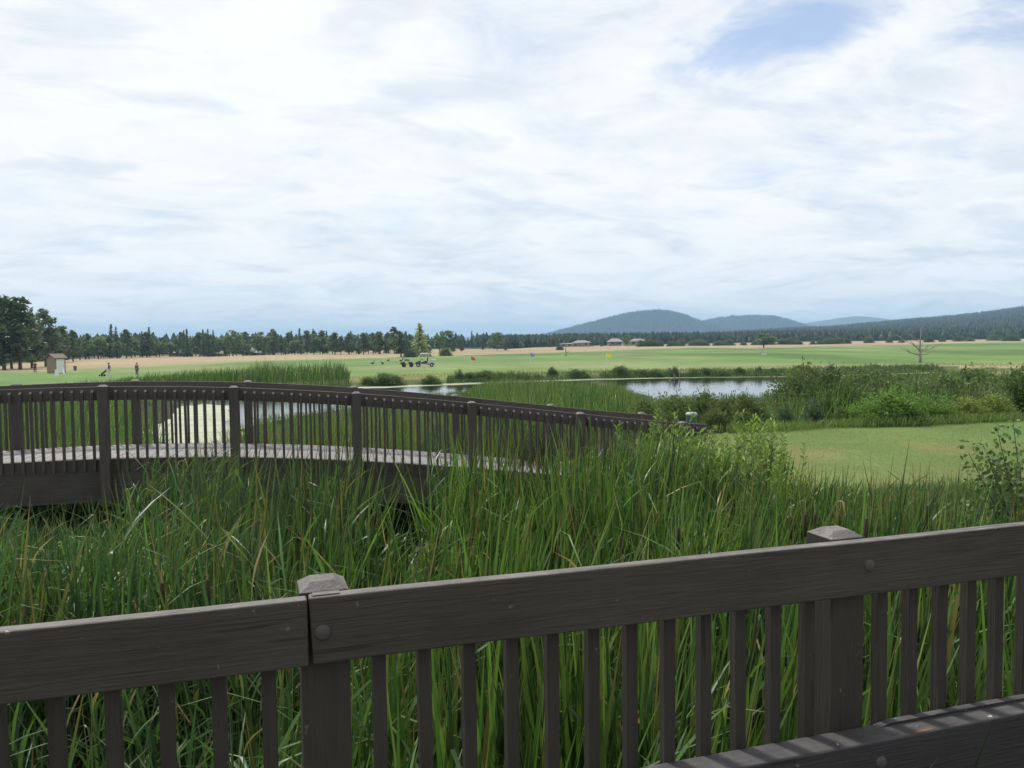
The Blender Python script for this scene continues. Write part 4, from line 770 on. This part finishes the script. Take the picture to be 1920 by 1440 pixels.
flag(883, 686, 668, M['red'], 'red flag on a white pole on the driving range'); flag(1137, 686, 662, M['yellow'], 'yellow flag on a white pole on the driving range'); flag(994, 683, 661, M['blue'], 'blue flag on a white pole on the driving range')
# small white range markers
for u, v, wpx, hpx, lab in ((1433, 670, 9, 3.5, 'low white marker board on the open fairway'), (517, 674, 3, 4, 'white marker in the tan grass before the wide dome tree'), (534, 674, 3, 3.5, 'second white marker in the tan grass farther from the house'), (843, 666, 4, 5, 'white marker beside the round grey green bush'), (1097, 659, 3, 4, 'white marker on the edge of the tan grass before the first pale house'), (1178, 655, 3, 3, 'white marker in front of the third pale house'), (1362, 652, 4, 5, 'white marker near the solitary dark tree'), (1424, 652, 5, 4, 'white board under the solitary dark tree')):
    x, y, z = base(u, v); k = y / F; e = empty('range_marker', (x, y, z), 0, lab, 'marker'); w_ = wpx * k / 2; h = hpx * k
    MB().box(-w_, w_, -.05, .05, h * .3, h).build('board', M['white'], e, bevel=.01)
    for sx in (-1, 1): MB().box(sx * w_ * .7 - .05, sx * w_ * .7 + .05, .051, .13, -.1, h * .9).build('leg', M['white'], e)
# shed
x, y, z = base(106, 700); k = y / F; e = empty('small_shed', (x, y, z), R_(-28), 'small tan wooden shed with pitched brown roof at the range edge', 'shed'); wx, wy, hh = 1.02, .85, 2.25
for i in range(9): MB().box(-wx + i * 2 * wx / 9 + .006, -wx + (i + 1) * 2 * wx / 9 - .006, -wy, -wy + .03, 0, hh + (.0)).build('siding_board', M['tanw'], e)
MB().box(-wx, wx, -wy + .031, wy, -.1, hh).build('wall', M['tanw'], e)
dr = MB().box(wx + .002, wx + .035, -wy * .75, wy * .75, .02, hh - .1).build('door', M['white'], e); MB().box(wx + .036, wx + .07, .45, .5, 1., 1.15).build('handle', M['dgrey'], dr)
MB().prism([(-wx - .28, hh - .05), (0, hh + .6), (wx + .28, hh - .05), (wx + .28, hh + .05), (0, hh + .72), (-wx - .28, hh + .05)], -wy - .25, wy + .25).build('roof', M['roof'], e)
MB().prism([(-wx + .02, hh - .01), (wx - .02, hh - .01), (0, hh + .57)], -wy + .01, wy - .01).build('gable', M['tanw'], e)
x, y, z = base(107, 706); e = empty('water_cooler_drum', (x, y, z), 0, 'white drum standing in the grass in front of the shed', 'drum'); MB().tube([(0, 0, 0), (0, 0, .9)], .26, 14).build('body', M['white'], e); MB().tube([(0, 0, .9), (0, 0, .96)], .28, 14).build('lid', M['lgrey'], e)
x, y, z = base(141, 696); e = empty('tee_box_post', (x, y, z), 0, 'stubby grey box post on the grass beyond the shed', 'post box'); MB().box(-.2, .2, -.15, .15, .1, .75).build('body', M['slate'], e, bevel=.02); MB().box(-.24, .24, -.19, .19, .75, .82).build('lid', M['dgrey'], e); MB().box(-.06, .06, -.06, .06, -.1, .1).build('foot', M['dgrey'], e)
# golf bags
def golf_bag(x, y, z, rz, label, tilt=.45, trolley=False, c=None):
    e = empty('golf_bag', (x, y, z), rz, label, 'golf bag'); ct, st_ = math.sin(tilt), math.cos(tilt); a = np.array([0, 0, .12 if not trolley else .3]); d = np.array([ct, 0, st_])
    MB().tube([a, a + d * .1, a + d * .8, a + d * .86], [.11, .12, .13, .13], 12).build('bag_body', c or M['dgrey'], e)
    for i in range(5):
        o = np.array([random.uniform(-.06, .06), random.uniform(-.06, .06), 0]); q = a + d * .85 + o; MB().tube([q, q + d * random.uniform(.12, .26)], .008, 5).build('club', M['lgrey'], e); 
    if trolley:
        MB().tube([a - d * .05, a + d * 1.25], .018, 6).build('handle_shaft', M['dgrey'], e)
        for sy in (-1, 1):
            MB().tube([a + [.05, 0, 0], a + [.25, sy * .35, -.12]], .015, 6).build('axle', M['dgrey'], e); MB().tube([(.25, sy * .35 - .02, .16), (.25, sy * .35 + .02, .16)], .16, 14).build('wheel', M['black'], e)
        MB().tube([a, (-.25, 0, .1)], .015, 6).build('axle', M['dgrey'], e); MB().tube([(-.25, -.02, .11), (-.25, .02, .11)], .11, 12).build('wheel', M['black'], e)
    else:
        for sy in (-1, 1): MB().tube([a + d * .75, (.75, sy * .25, -.02)], .012, 6).build('leg', M['lgrey'], e)
x, y, z = base(121, 704); golf_bag(x, y, z, 2.6, 'white and dark golf bag on a stand beside the shed', .5, False, M['white'])
x, y, z = base(190, 706); golf_bag(x, y, z, 0., 'dark golf bag on a push trolley beside the walking golfer', .95, True)
# people
def person(x, y, z, rz, label, shirt, pants, hat, J, h=1.75):
    e = empty('person', (x, y, z), rz, label, 'person'); e.scale = (h / 1.75,) * 3
    def skin(name, pts, edges, mat, sub=1):
        me = bpy.data.meshes.new(name); me.from_pydata([p_[:3] for p_ in pts], edges, []); o = link(name, me, mat, e); md_ = o.modifiers.new('skin', 'SKIN'); o.modifiers.new('sub', 'SUBSURF').levels = sub; o.modifiers['sub'].render_levels = sub
        for v, p_ in zip(me.skin_vertices[0].data, pts): v.radius = (p_[3], p_[3])
        me.skin_vertices[0].data[0].use_root = True
    hip, chest, neck, head = J['hip'], J['chest'], J['neck'], J['head']; pts = [(*hip, .13), (*chest, .15), (*neck, .055), (*head, .10), (head[0], head[1], head[2] + .10, .07)]; ed = [(0, 1), (1, 2), (2, 3), (3, 4)]
    for s_ in ('L', 'R'):
        b = len(pts); sh, el, ha = J['arm' + s_]; pts += [(*sh, .06), (*el, .042), (*ha, .032), (ha[0], ha[1] - .02, ha[2] - .09, .026)]; ed += [(1, b), (b, b + 1), (b + 1, b + 2), (b + 2, b + 3)]
        b = len(pts); th, kn, an = J['leg' + s_]; pts += [(*th, .085), (*kn, .058), (*an, .042), (an[0], an[1] - .13, .04, .035)]; ed += [(0, b), (b, b + 1), (b + 1, b + 2), (b + 2, b + 3)]
    skin('body', pts, ed, M['skin'])
    pts = [(*hip, .145), (*chest, .175), (neck[0], neck[1], neck[2] - .05, .085)]; ed = [(0, 1), (1, 2)]
    for s_ in ('L', 'R'): b = len(pts); sh, el, ha = J['arm' + s_]; m_ = [sh[i] * .35 + el[i] * .65 for i in range(3)]; pts += [(*sh, .078), (*m_, .062)]; ed += [(1, b), (b, b + 1)]
    skin('shirt', pts, ed, shirt)
    pts = [(hip[0], hip[1], hip[2] - .02, .15)]; ed = []
    for s_ in ('L', 'R'): b = len(pts); th, kn, an = J['leg' + s_]; pts += [(*th, .10), (*kn, .072), (an[0], an[1], an[2] + .03, .06)]; ed += [(0, b), (b, b + 1), (b + 1, b + 2)]
    skin('trousers', pts, ed, pants)
    for s_ in ('L', 'R'): an = J['leg' + s_][2]; MB().box(an[0] - .05, an[0] + .05, an[1] - .19, an[1] + .08, 0, .09).build('shoe', M['white'], e, bevel=.02)
    hd = np.array(head); mb = MB(); mb.tube([hd + [0, 0, .05], hd + [0, 0, .09], hd + [0, 0, .15], hd + [0, 0, .18]], [.115, .118, .09, .03], 12); mb.box(hd[0] - .08, hd[0] + .08, hd[1] - .2, hd[1] - .09, hd[2] + .06, hd[2] + .075); mb.build('cap', hat, e)
    mb = MB(); mb.box(hd[0] - .012, hd[0] + .012, hd[1] - .135, hd[1] - .10, hd[2] - .03, hd[2] + .02); mb.build('nose', M['skin'], e)
ST = dict(hip=(0, 0, .93), chest=(0, 0, 1.3), neck=(0, 0, 1.48), head=(0, -.01, 1.6), armL=((-.19, 0, 1.4), (-.24, .02, 1.12), (-.22, -.1, .9)), armR=((.19, 0, 1.4), (.24, .02, 1.12), (.22, -.1, .9)), legL=((-.1, 0, .88), (-.11, -.01, .48), (-.12, .02, .09)), legR=((.1, 0, .88), (.11, -.01, .48), (.12, .02, .09)))
WK = dict(hip=(0, 0, .92), chest=(0, -.04, 1.29), neck=(0, -.06, 1.47), head=(0, -.09, 1.59), armL=((-.19, -.04, 1.39), (-.23, -.2, 1.15), (-.2, -.42, 1.02)), armR=((.19, -.04, 1.39), (.23, .06, 1.12), (.22, .1, .88)), legL=((-.1, 0, .87), (-.11, -.18, .48), (-.11, -.2, .09)), legR=((.1, 0, .87), (.1, .02, .48), (.1, .24, .12)))
x, y, z = base(206, 707); person(x, y, z, -1.3, 'golfer in dark vest and cream trousers walking beside the trolley', M['navy'], M['cream'], M['navy'], WK, 1.85)
x, y, z = base(257, 706); person(x, y, z, 2.9, 'golfer in slate blue shirt standing alone on the grass', M['slate'], M['slate'], M['slate'], ST, 1.8)
x, y, z = base(66, 701); person(x, y, z, .4, 'golfer in maroon shirt and dark trousers left of the shed', M['maroon'], M['maroon'], M['maroon'], ST, 1.8)
# geese on the range
gm = MB(); gm.tube([(-.34, 0, .34), (-.26, 0, .32), (-.05, 0, .30), (.16, 0, .33), (.24, 0, .38)], [.02, .09, .14, .11, .05], 10); gm.tube([(.2, 0, .36), (.28, 0, .52), (.27, 0, .66), (.30, 0, .72), (.38, 0, .71)], [.06, .035, .03, .04, .012], 8)
goose_b = gm.mesh('body', True); leg_b = MB().tube([(0, 0, 0), (0, 0, .2)], .014, 5).mesh('leg')
for u, v, r_ in ((728, 680, 1.), (755, 677, 2.), (752, 681, .5), (761, 680, 3.), (765, 680, 3.6), (754, 687, .2), (699, 686, 0.), (717, 686, 2.6)):
    x, y, z = base(u, v); e = empty('goose', (x, y, z), r_, 'dark goose grazing on the mown range near the ball collector', 'goose', 'geese grazing on the range'); e.scale = (1.15,) * 3; link('body', goose_b, M['goose'], e)
    for sy in (-.06, .06): link('leg', leg_b, M['goose'], e, (0, sy, 0))
# utility cart pushing ball picker gangs
x, y, z = base(797, 689); e = empty('utility_cart', (x, y, z), R_(4), 'white roofed utility cart pushing a ball picker across the range', 'utility cart'); e.scale = (1.12,) * 3
MB().box(-1.25, 1.35, -.55, .55, .32, .46).build('chassis', M['dgrey'], e, bevel=.02)
MB().prism([(-1.35, .4), (-1.35, .62), (-1.05, .82), (-.62, .9), (-.62, .4)], -.58, .58).build('hood', M['dgrey'], e, bevel=.02)
MB().box(-.5, .35, -.52, .52, .47, .72).build('seat_base', M['dgrey'], e); MB().box(-.15, .38, -.5, .5, .72, .84).build('seat', M['black'], e, bevel=.03); MB().box(.30, .42, -.5, .5, .84, 1.25).build('backrest', M['black'], e, bevel=.03)
MB().prism([(.46, .62), (.46, 1.0), (1.55, 1.04), (1.5, .62)], -.6, .6).build('cargo_bed', M['lgrey'], e, bevel=.015)
MB().prism([(-.68, 1.80), (-.60, 1.97), (.42, 1.98), (.50, 1.82)], -.6, .6).build('roof', M['white'], e, bevel=.015)
for sy in (-.54, .54):
    MB().tube([(-1.02, sy, .8), (-.6, sy, 1.85)], .06, 6).build('roof_strut', M['white'], e); MB().tube([(.42, sy, .9), (.42, sy, 1.88)], .03, 6).build('roof_strut', M['dgrey'], e)
    MB().prism([(-.62, .34), (-.62, .46), (.3, .46), (.46, .62), (.46, .5), (.3, .34)], sy - .03, sy + .03).build('side_panel', M['lgrey'], e)
MB().raw([(-1.0, -.5, .84), (-1.0, .5, .84), (-.62, .5, 1.84), (-.62, -.5, 1.84), (-.985, -.5, .84), (-.985, .5, .84), (-.605, .5, 1.84), (-.605, -.5, 1.84)], [(0, 1, 2, 3), (7, 6, 5, 4), (0, 4, 5, 1), (3, 2, 6, 7), (0, 3, 7, 4), (1, 5, 6, 2)]).build('windscreen', M['glass'], e)
MB().box(.385, .415, -.5, .5, .9, 1.8).build('rear_screen', M['glass'], e)
MB().tube([(-.62, -.25, .9), (-.45, -.25, 1.1)], .02, 6).build('steering_column', M['black'], e); MB().tube([(-.46, -.25, 1.09), (-.44, -.25, 1.12)], .17, 12).build('steering_wheel', M['black'], e)
for wx_ in (-.95, .95):
    for sy in (-.56, .56):
        o = MB().tube([(0, -.1, 0), (0, .1, 0)], .29, 16).build('wheel', M['black'], e, (wx_, sy, .29)); MB().tube([(0, -.105, 0), (0, .105, 0)], .14, 12).build('rim', M['lgrey'], o)
for gx in (-1.9, -2.95):
    o = MB().box(gx - .45, gx + .45, -.7, .7, .42, .5).build('picker_frame', M['dgrey'], e)
    for i in range(9): MB().tube([(gx - .05, -.66 + i * .165 - .02, .27), (gx - .05, -.66 + i * .165 + .02, .27)], .27, 14).build('picker_disc', M['black'], o)
    MB().box(gx - .42, gx + .12, -.68, .68, .5, .72).build('ball_basket', M['black'], o)
    MB().tube([(gx + .4, 0, .46), (gx + 1.0, 0, .44)], .035, 6).build('tow_bar', M['dgrey'], e)

# ------------------------------------------------------------------ houses beyond the meadow
def house(u, v, wpx, hpx, label, wall, parts, depth=9., rz=0.):
    """parts: (x0,x1,z0,z1,roof height,depth offset) in fractions of the facade"""
    x, y, z = base(u, v); k = y / F; W_ = wpx * k; H_ = hpx * k; e = empty('house', (x, y, z - .4), rz, label, 'house'); 
    for x0, x1, z1, rh, dp in parts:
        a, b_ = (x0 - .5) * W_, (x1 - .5) * W_; zt = z1 * H_ + .4; rt = zt + rh * H_; m_ = (a + b_) / 2; yy = dp
        MB().box(a, b_, yy, yy + depth, 0, zt).build('wall', wall, e)
        ov = .06 * W_; hl = (b_ - a) * .22
        MB().raw([(a - ov, yy - .8, zt + .003), (b_ + ov, yy - .8, zt + .003), (b_ + ov, yy + depth + .8, zt + .003), (a - ov, yy + depth + .8, zt + .003), (m_ - hl, yy + depth / 2, rt), (m_ + hl, yy + depth / 2, rt)], [(3, 2, 1, 0), (0, 1, 5, 4), (2, 3, 4, 5), (1, 2, 5), (3, 0, 4)]).build('roof', M['hroof'], e)
        nw = max(1, int((b_ - a) / 3.2))
        for i in range(nw):
            c = a + (i + .5) * (b_ - a) / nw; zc = zt * .62 + .1; o = MB().box(c - .75, c + .75, yy - .06, yy - .003, zc - .6, zc + .6).build('window', M['glass'], e)
            MB().box(c - .85, c + .85, yy - .09, yy - .061, zc - .72, zc - .62).build('sill', M['white'], o)
    return e
house(1082, 651, 62, 12, 'pale house with low wing and hipped tan roof at the meadow edge', M['hwall'], [(.0, .55, .45, .12, 0), (.42, .9, .62, .38, 2.)])
house(1155, 649.5, 26, 14, 'middle pale house with wide eaves between dark trees', M['hwall2'], [(.0, 1., .55, .45, 0)])
house(1190, 649.5, 42, 13, 'pale house with broad stepped roof beside the dark hedge', M['hwall'], [(.0, .6, .62, .22, 0), (.4, 1., .72, .28, 1.5)])
house(466, 665, 26, 15, 'grey roofed house among the trees behind the tan meadow', M['hwall2'], [(.05, .75, .5, .5, 0), (.6, 1.1, .35, .2, 1.)])
house(400, 667, 26, 11, 'low brownish house half hidden behind treeline shrubs', M['tanw'], [(0., 1., .5, .5, 0)])
house(322, 668, 26, 12, 'dim house deep under the pines of the treeline', M['hwall2'], [(0., 1., .55, .45, 4.)])

# ------------------------------------------------------------------ haze
mh = bpy.data.materials.new('haze'); mh.use_nodes = True; t = NT(mh.node_tree); t.n.clear()
pv = t.add('ShaderNodeVolumePrincipled'); pv.inputs['Color'].default_value = (.47, .73, 1., 1); pv.inputs['Density'].default_value = 1.9e-4; pv.inputs['Anisotropy'].default_value = 0.
o = t.add('ShaderNodeOutputMaterial'); t.l.new(pv.outputs[0], o.inputs['Volume'])
hz = MB().box(-13000, 13000, -13000, 13000, -4.5, 195).build('haze', mh); meta(hz, 'thin pale blue haze in the air over the whole valley', 'haze', kind='stuff')
